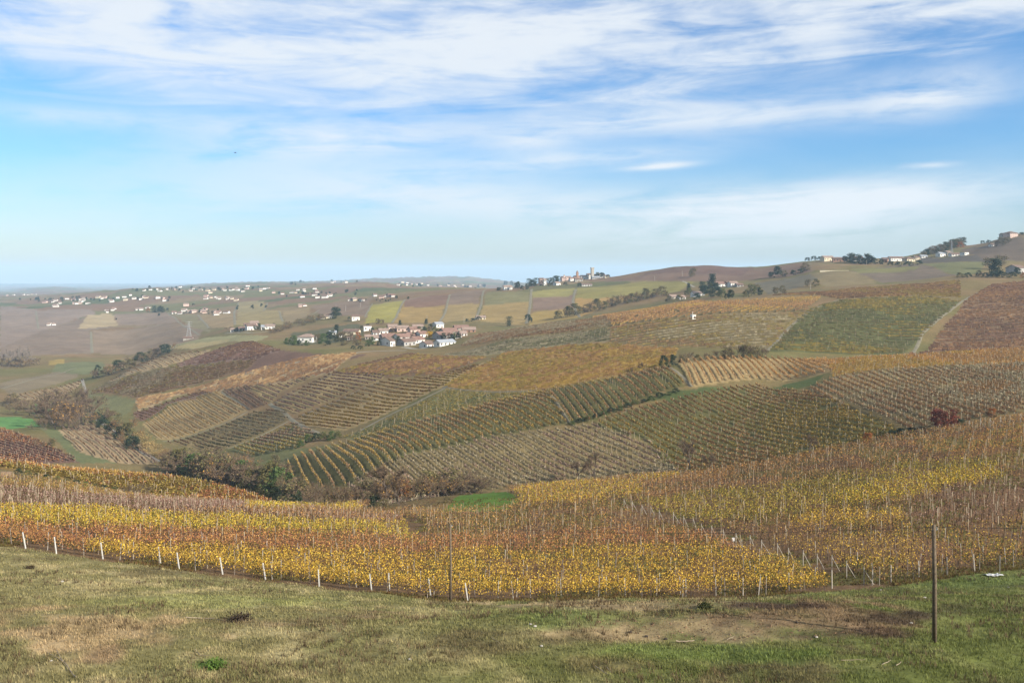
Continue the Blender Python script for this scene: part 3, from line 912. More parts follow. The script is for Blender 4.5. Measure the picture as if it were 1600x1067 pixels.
def post_prisms(P, h, w, lean=None):
    """thin four sided posts at P (n,3)"""
    n = len(P)
    h = np.broadcast_to(h, (n,)); w = np.broadcast_to(w, (n,))
    lx = rng.normal(0, 0.03, n) * h; ly = rng.normal(0, 0.03, n) * h
    V = np.zeros((n, 8, 3))
    for k, (sx, sy) in enumerate(((-1, -1), (1, -1), (1, 1), (-1, 1))):
        V[:, k] = P + np.stack([sx * w / 2, sy * w / 2, np.full(n, -0.2)], 1)
        V[:, k + 4] = P + np.stack([sx * w / 2 + lx, sy * w / 2 + ly, h], 1)
    o = (np.arange(n) * 8)[:, None]
    F = np.concatenate([np.stack([o[:, 0] + i, o[:, 0] + (i + 1) % 4, o[:, 0] + 4 + (i + 1) % 4, o[:, 0] + 4 + i], 1) for i in range(4)] +
                       [np.stack([o[:, 0] + 4, o[:, 0] + 5, o[:, 0] + 6, o[:, 0] + 7], 1)])
    return V.reshape(-1, 3), F


class Soup:
    def __init__(self):
        self.V, self.Q, self.c, self.m, self.n = [], [], [], [], 0

    def add(self, V, Q, c, mi):
        self.V.append(V); self.Q.append(Q + self.n); self.n += len(V)
        self.c.append(np.broadcast_to(c, (len(Q), 3))); self.m.append(np.full(len(Q), mi))

    def mesh(self, name, mats):
        return fast_mesh(name, np.concatenate(self.V), np.concatenate(self.Q), mats, np.concatenate(self.c), np.concatenate(self.m))


FM = [M['leaf'], M['twig']]
POSTC = alb((196, 178, 150), 1.0)


def rows_in(P, p0, p1, spacing, step):
    """sample points on parallel rows inside a land outline; returns list of (k,2) arrays"""
    d = np.array([p1.x - p0.x, p1.y - p0.y]); d /= np.linalg.norm(d)
    nrm = np.array([-d[1], d[0]])
    Wd = np.exp(P[:, 1]); Wx = (P[:, 0] - CX) / FPX * Wd
    pts = np.stack([Wx, Wd], 1)
    u = pts @ d; v = pts @ nrm
    res = []
    for vv in np.arange(v.min() + spacing * 0.5, v.max(), spacing):
        uu = np.arange(u.min(), u.max(), step)
        xy = d[None] * uu[:, None] + nrm[None] * vv
        # slow natural waver of the row line
        xy = xy + nrm[None] * (fbm(xy[:, 0] / 40, xy[:, 1] / 40, 3, 2) * 1.0)[:, None]
        ok = xy[:, 1] > 20
        xy = xy[ok]
        if len(xy) < 2: continue
        m_ = inside(P, xy[:, 0] / xy[:, 1] * FPX + CX, np.log(xy[:, 1]))
        if m_.sum() > 2:
            res.append((xy[m_], d))
    return res


def visible(xy, z, up=2.0):
    """drop points wholly behind a brow (their tops are below the sight line over nearer land)"""
    px = xy[:, 0] / xy[:, 1] * FPX + CX
    i = np.clip(np.searchsorted(PX, px) - 1, 0, len(PX) - 1)
    j = np.clip(np.searchsorted(LD, np.log(xy[:, 1])) - 2, 0, len(LD) - 1)
    py = HY - (z + up) / xy[:, 1] * FPX
    return py < RUNMIN[i, j] + 1.0


RUNMIN = np.minimum.accumulate(np.where(GD < 20, 5000, GPY), axis=1)

for (name, outline, rd, g, pals, pg, vh, label) in FIELDS:
    P = POLYS[name]
    Dm = math.exp(P[:, 1].mean())
    if isinstance(rd, float):
        p0, p1 = Vector((0, 0, 0)), Vector((math.cos(R(rd)), math.sin(R(rd)), 0))
    else:
        p0, p1 = W(*rd[0]), W(*rd[1])
    near = Dm < 390
    spacing = 3.0 if near else (3.6 if Dm < 560 else 4.2)
    spacing = {'d1': 6.5, 'd2': 6.0, 'd3': 6.5, 'd6': 4.2, 'e0': 5.0}.get(name, spacing)
    step = 0.7 if near else 1.6
    S = Soup()
    for xy, d in rows_in(P, p0, p1, spacing, step):
        z = H(xy[:, 0], xy[:, 1])
        tint = fbm(xy[:, 0] / 30, xy[:, 1] / 30, 17, 3)
        gap = fbm(xy[:, 0] / 5, xy[:, 1] / 5, 29, 2)
        keep = gap > -0.28
        if not keep.any(): continue
        xk, zk, tk = xy[keep], z[keep], tint[keep]
        w = np.clip(((tk * 2.2 + 0.5) * len(pals)).astype(int) + rng.integers(-1, 2, len(tk)) * (rng.random(len(tk)) < 0.35), 0, len(pals) - 1)
        if near:
            n = len(xk)
            cw = pick(pals, n, 1.0, w)
            mean = cw.mean(0)
            cw = mean + (cw - mean) * 0.6
            jit = rng.normal(0, 0.07, (n, 2, 2))
            a0, a1 = xk - d * 0.37 + jit[:, 0], xk + d * 0.37 + jit[:, 1]
            z0_, z1_ = H(a0[:, 0], a0[:, 1]), H(a1[:, 0], a1[:, 1])
            lo_, hi_ = vh * rng.uniform(0.25, 0.5, n), vh * rng.uniform(0.55, 0.85, n)
            V = np.stack([np.column_stack([a0, z0_ + lo_]), np.column_stack([a1, z1_ + lo_]), np.column_stack([a1 + jit[:, 0], z1_ + hi_]), np.column_stack([a0 + jit[:, 1], z0_ + hi_])], 1).reshape(-1, 3)
            S.add(V, np.arange(4 * n).reshape(n, 4), cw, 0)
            nq = 6
            C = np.repeat(np.column_stack([xk, zk]), nq, 0)
            n = len(C)
            C[:, 0] += d[0] * rng.uniform(-.4, .4, n) + rng.normal(0, 0.10, n)
            C[:, 1] += d[1] * rng.uniform(-.4, .4, n) + rng.normal(0, 0.10, n)
            C[:, 2] += vh * rng.uniform(0.3, 1.0, n)
            V, Qd = leaf_quads(C, rng.uniform(0.22, 0.42, n))
            S.add(V, Qd, pick(pals, n, 1.8, np.repeat(w, nq)), 0)
        else:
            n = len(xk)
            hl = step * 0.54
            cw = pick(pals, n, 1.2, w)
            mean = cw.mean(0)
            cw = mean + (cw - mean) * 0.6
            lo_, hi_ = vh * rng.uniform(0.2, 0.4, n), vh * rng.uniform(0.7, 1.0, n)
            jit = rng.normal(0, 0.10, (n, 2, 2))
            a0, a1 = xk - d * hl + jit[:, 0], xk + d * hl + jit[:, 1]
            z0_, z1_ = H(a0[:, 0], a0[:, 1]), H(a1[:, 0], a1[:, 1])
            tl = rng.normal(0, 0.12, (n, 2))
            V = np.stack([np.column_stack([a0, z0_ + lo_]), np.column_stack([a1, z1_ + lo_ * rng.uniform(0.8, 1.2, n)]),
                          np.column_stack([a1 + tl, z1_ + hi_ * rng.uniform(0.85, 1.1, n)]), np.column_stack([a0 + tl, z0_ + hi_])], 1).reshape(-1, 3)
            S.add(V, np.arange(4 * n).reshape(n, 4), cw, 0)
            nq = 3
            C = np.repeat(np.column_stack([xk, zk]), nq, 0)
            n = len(C)
            along = rng.uniform(-.8, .8, n)
            C[:, 0] += d[0] * along + rng.normal(0, 0.09, n)
            C[:, 1] += d[1] * along + rng.normal(0, 0.09, n)
            C[:, 2] += vh * rng.uniform(0.35, 0.95, n)
            V, Qd = leaf_quads(C, rng.uniform(0.3, 0.55, n))
            cc = pick(pals, n, 1.3, np.repeat(w, nq))
            mean = cc.mean(0)
            S.add(V, Qd, mean + (cc - mean) * 0.6, 0)
        # posts
        st = max(1, int(round(pg / step)))
        o = int(rng.integers(0, st))
        pp = np.column_stack([xy, z])[o::st]
        if len(pp) and Dm < 700:
            V, F = post_prisms(pp, (1.95 if near else 1.7) + rng.normal(0, 0.08, len(pp)), 0.10 if near else 0.09)
            S.add(V, F, POSTC * rng.uniform(0.65, 1.0), 1)
    if S.n:
        o = link('vineyard_rows', S.mesh('vineyard_rows_' + name, FM))
        tag(o, label, 'vineyard', 'vineyards on the hills', 'stuff')

# ---- near vineyard: rows follow the slope between loft lines 5 and 8
BANDS = [  # outline, leaves, fullness
    ([(-100, 700), (1700, 600), (1700, 760), (1000, 805), (400, 800), (-100, 800)], ['rust', 'brown', 'olive'], 0.55),
    ([(-100, 735), (60, 742), (200, 775), (420, 795), (200, 785), (-100, 768)], ['olive', 'gold', 'rust'], 0.6),
    ([(-100, 768), (0, 768), (200, 784), (420, 793), (500, 806), (200, 810), (-100, 800)], ['bare', 'bare', 'lilac'], 0.30),
    ([(200, 808), (400, 800), (630, 812), (650, 832), (420, 822), (200, 815)], ['rust', 'bare', 'orange'], 0.45),
    ([(390, 790), (560, 790), (560, 803), (390, 801)], ['ygreen', 'yellow'], 0.9),
    ([(-100, 800), (0, 800), (300, 812), (620, 828), (665, 850), (400, 843), (-100, 830)], ['ygreen', 'yellow'], 1.0),
    ([(-100, 828), (0, 829), (400, 841), (640, 849), (1000, 834), (1190, 850), (1120, 872), (700, 882), (400, 876), (0, 870), (-100, 866)], ['red', 'red', 'orange'], 0.95),
    ([(130, 858), (400, 872), (700, 876), (1100, 864), (1250, 885), (1360, 925), (720, 950), (400, 915), (130, 885)], ['yellow'], 1.05),
    ([(630, 780), (800, 782), (960, 790), (990, 815), (960, 842), (650, 850)], ['orange', 'rust', 'olive'], 0.42),
    ([(775, 790), (800, 770), (1060, 744), (1065, 760), (960, 785), (850, 796)], ['yellow', 'orange', 'ygreen'], 0.95),
    ([(1000, 760), (1100, 742), (1240, 722), (1600, 655), (1700, 640), (1700, 700), (1500, 715), (1240, 760), (1000, 790)], ['rust', 'orange', 'brown'], 0.7),
    ([(1400, 705), (1600, 672), (1700, 660), (1700, 700), (1500, 720)], ['orange', 'red', 'gold'], 0.9),
    ([(990, 790), (1200, 765), (1500, 720), (1560, 735), (1480, 770), (1330, 800), (1100, 830)], ['ygreen', 'gold', 'olive'], 0.85),
    ([(1230, 818), (1290, 806), (1412, 806), (1415, 828), (1250, 838)], ['yellow'], 1.1),
    ([(1300, 775), (1450, 750), (1560, 734), (1560, 754), (1450, 780), (1320, 800)], ['yellow', 'ygreen'], 1.1),
    ([(1515, 800), (1610, 775), (1610, 790), (1530, 808)], ['yellow', 'orange'], 0.9),
    ([(1200, 835), (1400, 826), (1700, 800), (1700, 890), (1400, 905), (1250, 880)], ['rust', 'yellow', 'brown'], 0.45),
    ([(1180, 860), (1420, 845), (1440, 900), (1250, 915)], ['yellow', 'gold'], 0.6),
    ([(1410, 800), (1500, 770), (1700, 740), (1700, 800), (1520, 830), (1420, 830)], ['darkred', 'bare', 'brown'], 0.35),
]
NOVINE = [  # the service lane through the vineyard, scrub and meadow
    [(960, 790), (985, 793), (1100, 828), (1230, 868), (1345, 902), (1372, 922), (1310, 926), (1240, 892), (1180, 866), (1080, 836), (985, 806)],
    [(562, 803), (600, 780), (700, 768), (770, 760), (815, 782), (797, 797), (690, 802), (600, 806)],
    [(628, 815), (662, 818), (668, 850), (640, 846)],
    [(-120, 690), (440, 690), (430, 792), (350, 792), (200, 780), (60, 753), (-120, 742)],
]
BP = [(np.array(a, float), b, c) for a, b, c in BANDS]
vine_pts = []                     # (x, y, z, px, py, row, band, along-direction)
pxs = np.arange(-90, 1692, 1.0)
_, e4 = line_at(5, pxs); _, e7 = line_at(8, pxs)
NR = 42
row_data = []
for r in range(NR):
    t = r / (NR - 1)
    Dr = e4 + 1.6 + (e7 - e4 - 2.4) * t
    X = (pxs - CX) / FPX * Dr
    P = resample(np.stack([X, Dr], 1), 1.02)
    P[:, 0] += rng.normal(0, 0.05, len(P))
    z = H(P[:, 0], P[:, 1])
    px = P[:, 0] / P[:, 1] * FPX + CX
    py = HY - z / P[:, 1] * FPX
    wx = px + fbm(P[:, 0] / 6, P[:, 1] / 6, 41, 3) * 26
    wy = py + fbm(P[:, 0] / 7, P[:, 1] / 7, 43, 3) * 9
    band = np.zeros(len(P), int)
    for b, (poly, pl, fu) in enumerate(BP):
        band[inside(poly, wx, wy)] = b
    ok = np.ones(len(P), bool)
    for poly in NOVINE:
        ok &= ~inside(np.array(poly, float), px, py)
    T = np.gradient(P, axis=0); T /= np.hypot(T[:, 0], T[:, 1])[:, None]
    row_data.append((P, z, px, py, band, ok, T))


def leaf_cloud(n, hgt, wid=0.22, low=0.45):
    """leaf centres of one vine: a hedge-like curtain hanging on its wires"""
    c = np.zeros((n, 3))
    c[:, 0] = rng.uniform(-0.58, 0.58, n)
    c[:, 1] = rng.normal(0, wid, n)
    c[:, 2] = low + (hgt - low) * rng.beta(1.6, 1.3, n)
    return c


# individuals: the vines of the first rows
VARI = {}


def vine_mesh(band, k):
    key = (band, k)
    if key not in VARI:
        pl, fu = BP[band][1], BP[band][2]
        n = int(92 * fu)
        C = leaf_cloud(n, 1.72)
        V, Qd = leaf_quads(C, rng.uniform(0.09, 0.17, n))
        VARI[key] = fast_mesh('vine_leaves', V, Qd, M['leaf'], pick(pl, n, 1.8))
    return VARI[key]


TRUNK = []
for k in range(3):
    b = MB().tube([(0, 0, -0.1), (0.03 * (k - 1), 0.02, 0.35), (0.02, 0.0, 0.72), (0.2, 0, 0.86), (0.5, 0, 0.88)], [0.035, 0.03, 0.026, 0.018, 0.012], 5)
    b.tube([(0.02, 0.0, 0.72), (-0.2, 0.02, 0.86), (-0.48, 0, 0.9)], [0.02, 0.016, 0.01], 4)
    for s in range(5):
        x = -0.45 + 0.22 * s
        b.tube([(x, 0, 0.88), (x + rng.normal(0, .05), rng.normal(0, .06), 1.35), (x + rng.normal(0, .1), rng.normal(0, .1), 1.75)], [0.008, 0.006, 0.004], 3)
    TRUNK.append(b.mesh('vine_trunk', M['vinewood']))
ORD = ['first', 'second', 'third', 'fourth', 'fifth', 'sixth', 'seventh', 'eighth', 'ninth', 'tenth']


def ordn(i):
    i += 1
    if i <= 10: return ORD[i - 1]
    suf = 'th' if 10 <= i % 100 <= 20 else {1: 'st', 2: 'nd', 3: 'rd'}.get(i % 10, 'th')
    return '%d%s' % (i, suf)


ROWW = ['front', 'second', 'third', 'fourth']
BANDC = {'yellow': 'yellow', 'red': 'rust red', 'orange': 'orange', 'rust': 'sparse brown', 'ygreen': 'yellow green', 'darkred': 'bare dark', 'olive': 'olive', 'bare': 'bare', 'gold': 'golden'}
S = Soup()
nind = 0
NPOST = []
for r, (P, z, px, py, band, ok, T) in enumerate(row_data):
    vis = (px > -25) & (px < 1625) & ok
    dist = P[:, 1]
    order = 0
    indiv = np.zeros(len(P), bool)
    if nind < 300 and r < 3:
        sel = np.nonzero(vis)[0][:300 - nind]
        for q, i in enumerate(sel):
            root = empty('grapevine', (P[i, 0], P[i, 1], z[i]), math.atan2(T[i, 1], T[i, 0]) + rng.normal(0, 0.06))
            sc = rng.uniform(0.88, 1.1)
            root.scale = (sc, sc, sc)
            link('trunk', TRUNK[i % 3], root)
            link('leaves', vine_mesh(int(band[i]), i % 5), root)
            cn = BANDC[BP[int(band[i])][1][0]]
            tag(root, '%s grapevine in the %s row of the near vineyard, %s from the left' % (cn, ROWW[r], ordn(q)), 'grapevine', 'grapevines in the nearest rows')
        nind += len(sel)
        indiv[sel] = True
    m_ = ok & ~indiv
    if m_.any():
        D = dist[m_]
        fu = np.array([BP[b][2] for b in band[m_]])
        gap = fbm(P[m_][:, 0] / 3, P[m_][:, 1] / 3, 77, 2)
        fu = fu * np.where(gap < -0.22, 0.25, 1.0)
        per = np.interp(D, [85, 120, 200], [96, 58, 28])
        cnt = np.maximum(1, (per * fu * rng.uniform(0.7, 1.25, len(D))).astype(int))
        rep = np.repeat(np.arange(len(D)), cnt)
        n = len(rep)
        lc = leaf_cloud(n, 1.75, 0.24)
        tt = T[m_][rep]
        C = np.column_stack([P[m_][rep], z[m_][rep]])
        C[:, 0] += tt[:, 0] * lc[:, 0] - tt[:, 1] * lc[:, 1]
        C[:, 1] += tt[:, 1] * lc[:, 0] + tt[:, 0] * lc[:, 1]
        C[:, 2] += lc[:, 2] * rng.uniform(0.9, 1.1, n)
        V, Qd = leaf_quads(C, rng.uniform(0.08, 0.165, n) * np.interp(D[rep], [85, 120, 200], [1, 1.2, 1.7]))
        cc = np.zeros((n, 3))
        bb = band[m_][rep]
        for b in np.unique(bb):
            mk = bb == b
            cc[mk] = pick(BP[b][1], int(mk.sum()), 1.8)
        S.add(V, Qd, cc, 0)
        # trunks and canes
        tp = np.column_stack([P[m_], z[m_]])
        V, F = post_prisms(tp, 0.95, 0.06)
        S.add(V, F, alb((70, 52, 40)), 1)
        # upright canes tied to the wires
        nc = 4
        cb = np.repeat(tp, nc, 0); tt = np.repeat(T[m_], nc, 0); n = len(cb)
        al = rng.uniform(-0.5, 0.5, n)
        cb[:, 0] += tt[:, 0] * al; cb[:, 1] += tt[:, 1] * al
        top = cb + np.column_stack([rng.normal(0, 0.12, n), rng.normal(0, 0.12, n), rng.uniform(1.4, 1.95, n)])
        wv = np.column_stack([tt * 0.013, np.zeros(n)])
        cb[:, 2] += 0.8
        V = np.stack([cb - wv, cb + wv, top + wv * 0.6, top - wv * 0.6], 1).reshape(-1, 3)
        S.add(V, np.arange(4 * n).reshape(n, 4), alb((132, 98, 76)), 1)
    # line posts
    for i in range(int(rng.integers(0, 3)), len(P), 3 if r > 12 else 4):
        if ok[i]:
            NPOST.append((r, P[i, 0], P[i, 1], z[i], px[i], T[i]))
o = link('vineyard_rows', S.mesh('vineyard_rows_near', FM))
tag(o, 'autumn yellow and red vine rows covering the near slope below the grass', 'vineyard', 'vineyards on the hills', 'stuff')

# posts: the nearest 250 as individuals, the rest of the slope as one
inview = [q for q in NPOST if -10 < q[4] < 1610]
inview.sort(key=lambda q: q[2])
ind = inview[:225]
rest = [q for q in NPOST if q not in ind] if False else None
keyset = set((q[0], round(q[1], 3)) for q in ind)
rest = [q for q in NPOST if (q[0], round(q[1], 3)) not in keyset]
PM = []
for k in range(4):
    PM.append(MB().box((0, 0, 0.85), (0.06, 0.06, 2.0), 0.2 * k, 0.85).mesh('vine_post', M['post'] if k % 2 else M['postwood']))
byrow = {}
for q in ind:
    byrow.setdefault(q[0], []).append(q)
for r, L in byrow.items():
    L.sort(key=lambda q: q[4])
    for k, q in enumerate(L):
        o = link('vineyard_post', PM[k % 4], None, (q[1], q[2], q[3]))
        o.rotation_euler = (rng.normal(0, 0.05), rng.normal(0, 0.05), rng.uniform(0, 3))
        tag(o, '%s trellis post in the %s near vine row, %s from the left' % ('thin pale' if k % 2 else 'thin grey wooden', ordn(r), ordn(k)), 'post', 'trellis posts of the near vineyard')
S = Soup()
pp = np.array([(q[1], q[2], q[3]) for q in rest])
V, F = post_prisms(pp, 1.9 + rng.normal(0, 0.1, len(pp)), 0.07)
S.add(V, F, POSTC, 1)
S.c[-1] = np.tile(POSTC * rng.uniform(0.55, 1.05, (len(pp), 1)), (5, 1))
tag(link('vineyard_posts', S.mesh('vineyard_posts', FM)), 'pale trellis posts standing all over the near vineyard slope', 'posts', kind='stuff')

# white end posts along the grass edge, leaning outwards
EDGE = [(40, 857), (88, 865), (161, 873), (251, 880), (280, 889), (348, 897), (415, 906), (499, 917), (581, 924), (609, 922), (673, 931), (731, 938), (778, 936),
        (829, 933), (877, 932), (947, 928), (977, 931), (1026, 931), (1072, 932), (1119, 932), (1161, 931), (1185, 931), (1233, 923), (1300, 919), (1363, 914),
        (1392, 910), (1436, 903), (1480, 898), (1523, 893), (1562, 895)]
ep = MB().box((0, 0, 0.72), (0.10, 0.10, 2.0), 0, 0.9)
epm = ep.mesh('end_post', M['whitepost'])
epm2 = MB().box((0, 0, 0.75), (0.09, 0.09, 2.1), 0, 0.85).mesh('end_post', M['post'])
for k, (ex, ey) in enumerate(EDGE):
    q = W(ex, ey)
    white = ex < 740
    o = link('end_post', epm if white else epm2, None, (q.x, q.y, q.z))
    o.rotation_euler = (rng.normal(0.02, 0.03), rng.normal(-0.13, 0.035) if white else rng.normal(0, 0.04), rng.normal(0, 0.2))
    tag(o, '%s at the vineyard grass edge, %s from the left' % ('leaning white concrete post' if white else 'slim pale upright post', ordn(k)), 'post', 'posts along the grass edge')

# strutted end posts where rows meet the service lane
LANE = [(975, 795), (988, 799), (1003, 805), (1017, 807), (1030, 814), (1052, 818), (1068, 824), (1083, 827), (1096, 838), (1112, 842), (1130, 848), (1150, 855), (1172, 858), (1190, 866),
        (1215, 872), (1232, 880), (1255, 884), (1277, 890), (1300, 892), (1323, 903), (1350, 914), (1314, 700), (1342, 694), (1360, 684), (1378, 680), (1397, 677)]
for k, (ex, ey) in enumerate(LANE[:21]):
    q = W(ex, ey)
    root = empty('strutted_post', (q.x, q.y, q.z), rng.normal(0, 0.12))
    MB().box((0, 0, 0.8), (0.075, 0.075, 2.0), 0, 0.9).build('post', M['post'], root)
    MB().tube([(0.03, 0, 1.5), (0.85 + rng.normal(0, 0.15), -0.25, -0.1)], 0.035, 5).build('strut', M['post'], root)
    tag(root, 'pale end post with a slanting strut beside the vineyard lane, %s from the far end' % ordn(k), 'post', 'strutted posts along the vineyard lane')
for k, (ex, ey) in enumerate([(1515, 672), (1532, 670), (1547, 668), (1563, 667), (1578, 664), (1594, 662)]):
    q = W(ex, ey)
    root = empty('strutted_post', (q.x, q.y, q.z), rng.normal(0, 0.12))
    MB().box((0, 0, 0.9), (0.09, 0.09, 2.2), 0, 0.9).build('post', M['post'], root)
    MB().tube([(0.03, 0, 1.6), (1.0, -0.2, -0.1)], 0.04, 5).build('strut', M['post'], root)
    tag(root, 'pale strutted post near the right brow of the near vineyard, %s from the left' % ordn(k), 'post', 'strutted posts near the right brow')

# ------------------------------------------------------------------ trees and shrubs
def crown_cards(n, shape, size, cols, hollow=0.35, clumps=14, seed=0):
    """leaf cards gathered in clumps spread through a crown of unit height; shape(t) = radius at height t"""
    r_ = np.random.default_rng(seed)
    cz = r_.uniform(0.12, 0.96, clumps)
    ca = r_.uniform(0, 2 * math.pi, clumps)
    cr = np.array([shape(t) for t in cz]) * np.sqrt(r_.uniform(hollow, 1, clumps)) * 0.8
    cc = np.stack([np.cos(ca) * cr, np.sin(ca) * cr, cz], 1)
    k = r_.integers(0, clumps, n)
    C = cc[k] + r_.normal(0, 0.085, (n, 3)) * np.array([1, 1, 0.8])
    C[:, 2] = np.clip(C[:, 2], 0.02, 1.02)
    V, Qd = leaf_quads(C, r_.uniform(0.6, 1.3, n) * size)
    tone = r_.uniform(0.7, 1.25, clumps)[k]
    L = np.array([alb(c, 1.2) for c in cols])
    return V, Qd, L[r_.integers(0, len(L), n)] * tone[:, None] * r_.uniform(0.8, 1.2, (n, 1))


def twigs(b, p, d, L, r, depth, r_, out):
    q = p + d * L
    out.append((p, q, r, r * 0.65))
    if depth == 0:
        return
    for k in range(r_.integers(2, 4) + (1 if depth > 2 else 0)):
        nd = (d + Vector(r_.normal(0, 0.42, 3))).normalized()
        nd.z = abs(nd.z) * 0.8 + 0.12
        twigs(b, p + d * L * r_.uniform(0.45, 1.0), nd.normalized(), L * r_.uniform(0.6, 0.82), r * 0.62, depth - 1, r_, out)


def bare_meshes(seed, multi=1, col=((120, 100, 84), (136, 114, 92), (104, 86, 70)), leaves=None, nl=0, depth=4):
    """leafless tree of unit height: trunk and limbs as one mesh, fine twigs as another"""
    r_ = np.random.default_rng(seed)
    segs = []
    for k in range(multi):
        d0 = Vector((r_.normal(0, 0.12 if multi == 1 else 0.5), r_.normal(0, 0.12 if multi == 1 else 0.5), 1)).normalized()
        twigs(None, Vector((r_.normal(0, 0.03 * multi), r_.normal(0, 0.03 * multi), 0)), d0, 0.34 if multi == 1 else 0.27, 0.022 if multi == 1 else 0.014, depth, r_, segs)
    top = max(s[1].z for s in segs)
    k = 1.0 / top
    tb = MB(); V, F, C = [], [], []
    n = 0
    for a, b, r0, r1 in segs:
        a, b = a * k, b * k
        if r0 > 0.0085:
            tb.tube([a, b], [r0, r1], 5, False)
        else:
            # thin blades crossing, plus side sprays
            for _ in range(2):
                w = Vector(r_.normal(0, 1, 3)).cross(b - a).normalized() * max(r0, 0.0026)
                V += [a - w, a + w, b + w * 0.5, b - w * 0.5]; F.append((n, n + 1, n + 2, n + 3)); n += 4
                C.append(col[r_.integers(0, len(col))])
            for _ in range(11):
                t = r_.uniform(0.2, 1)
                s0 = a + (b - a) * t
                s1 = s0 + Vector(r_.normal(0, 0.05, 3)) + Vector((0, 0, 0.03))
                w = Vector(r_.normal(0, 1, 3)).cross(s1 - s0).normalized() * 0.0034
                V += [s0 - w, s0 + w, s1 + w * 0.4, s1 - w * 0.4]; F.append((n, n + 1, n + 2, n + 3)); n += 4
                C.append(col[r_.integers(0, len(col))])
    V = np.array([tuple(v) for v in V]); F = np.array(F)
    CC = np.array([alb(c) for c in C])
    if nl:
        pts = V.reshape(-1, 4, 3).mean(1)
        sel = pts[r_.integers(0, len(pts), nl)] + r_.normal(0, 0.02, (nl, 3))
        V2, Q2 = leaf_quads(sel, r_.uniform(0.02, 0.045, nl))
        L = np.array([alb(c, 1.2) for c in leaves])
        F = np.concatenate([F, Q2 + len(V)]); V = np.concatenate([V, V2])
        CC = np.concatenate([CC, L[r_.integers(0, len(L), nl)] * r_.uniform(0.7, 1.25, (nl, 1))])
    return tb.mesh('trunk', M['bark']), fast_mesh('crown', V, F, M['twig'], CC)


def leafy_meshes(seed, shape, cols, n=1500, size=0.06, clumps=16, trunk_h=0.35, tr=0.02):
    r_ = np.random.default_rng(seed)
    tb = MB().tube([(0, 0, -0.03), (0.01, 0, trunk_h * 0.5), (r_.normal(0, .02), 0, trunk_h), (0, 0, 0.75)], [tr, tr * 0.8, tr * 0.6, tr * 0.2], 6)
    for k in range(4):
        a = r_.uniform(0, 6.28)
        tb.tube([(0, 0, trunk_h * r_.uniform(0.6, 1.2)), (math.cos(a) * 0.15, math.sin(a) * 0.15, trunk_h + 0.25)], [tr * 0.4, tr * 0.1], 4)
    V, Qd, c = crown_cards(n, shape, size, cols, clumps=clumps, seed=seed)
    return tb.mesh('trunk', M['bark']), fast_mesh('crown', V, Qd, M['leaf'], c)


rd_ = lambda t: 0.42 * math.sqrt(max(0.03, 1 - (2 * (t - 0.55)) ** 2))
bushy = lambda t: 0.62 * math.sqrt(max(0.05, 1 - t ** 2 * 0.95))
cone = lambda t: 0.26 * (1.02 - t)
cyp = lambda t: 0.13 * math.sqrt(max(0.02, 1 - (2 * (t - 0.45)) ** 2))
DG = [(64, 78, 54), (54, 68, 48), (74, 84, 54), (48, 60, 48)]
OL = [(122, 114, 72), (110, 106, 66), (134, 120, 76), (96, 92, 60)]
GR = [(90, 108, 60), (78, 98, 54), (104, 116, 66)]
BRW = [(122, 104, 82), (108, 92, 74), (136, 116, 90)]
KIND = {
    'bare': [bare_meshes(1, 1, leaves=BRW, nl=160), bare_meshes(2, 1, leaves=OL, nl=120), bare_meshes(3, 1)],
    'barebush': [bare_meshes(11, 5, leaves=BRW, nl=500, depth=3), bare_meshes(12, 6, leaves=OL, nl=400, depth=3), bare_meshes(13, 5, leaves=[(176, 134, 62), (120, 92, 60)], nl=500, depth=3)],
    'olivebush': [leafy_meshes(21, bushy, OL, 1500, 0.06, 20, 0.2, 0.016), leafy_meshes(22, bushy, OL + BRW, 1500, 0.06, 22, 0.2, 0.016)],
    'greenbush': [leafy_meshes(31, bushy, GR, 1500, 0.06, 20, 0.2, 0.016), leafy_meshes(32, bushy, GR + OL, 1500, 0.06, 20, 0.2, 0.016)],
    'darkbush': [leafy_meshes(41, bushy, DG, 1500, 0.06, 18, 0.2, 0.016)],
    'darktree': [leafy_meshes(51, rd_, DG, 1600, 0.06, 22, 0.3), leafy_meshes(52, rd_, DG + OL[:1], 1600, 0.06, 22, 0.3)],
    'browntree': [leafy_meshes(61, rd_, BRW, 1200, 0.055, 20, 0.3), leafy_meshes(62, rd_, BRW + OL, 1200, 0.055, 20, 0.3)],
    'conifer': [leafy_meshes(71, cone, DG, 1500, 0.05, 40, 0.2), leafy_meshes(72, cone, DG, 1500, 0.05, 40, 0.2)],
    'cypress': [leafy_meshes(81, cyp, DG, 1000, 0.04, 30, 0.1)],
    'redtree': [leafy_meshes(91, lambda t: 0.75 * math.sqrt(max(0.03, 1 - (1.8 * (t - 0.6)) ** 2)), [(140, 78, 64), (124, 70, 58), (152, 92, 70), (110, 66, 56)], 3000, 0.06, 34, 0.35, 0.03)],
    'orangetree': [leafy_meshes(93, bushy, [(176, 112, 54), (160, 96, 50), (140, 88, 54)], 1200, 0.06, 18, 0.2)],
    'yellowtree': [leafy_meshes(95, rd_, [(214, 170, 40), (196, 150, 36), (220, 186, 60)], 1400, 0.06, 20, 0.25)],
    'reed': [leafy_meshes(97, bushy, [(190, 164, 112), (170, 146, 98), (150, 130, 84)], 1300, 0.05, 20, 0.1, 0.01)],
    'poplar': [bare_meshes(14, 1, ((164, 152, 140), (150, 138, 126), (132, 120, 110)))],
}
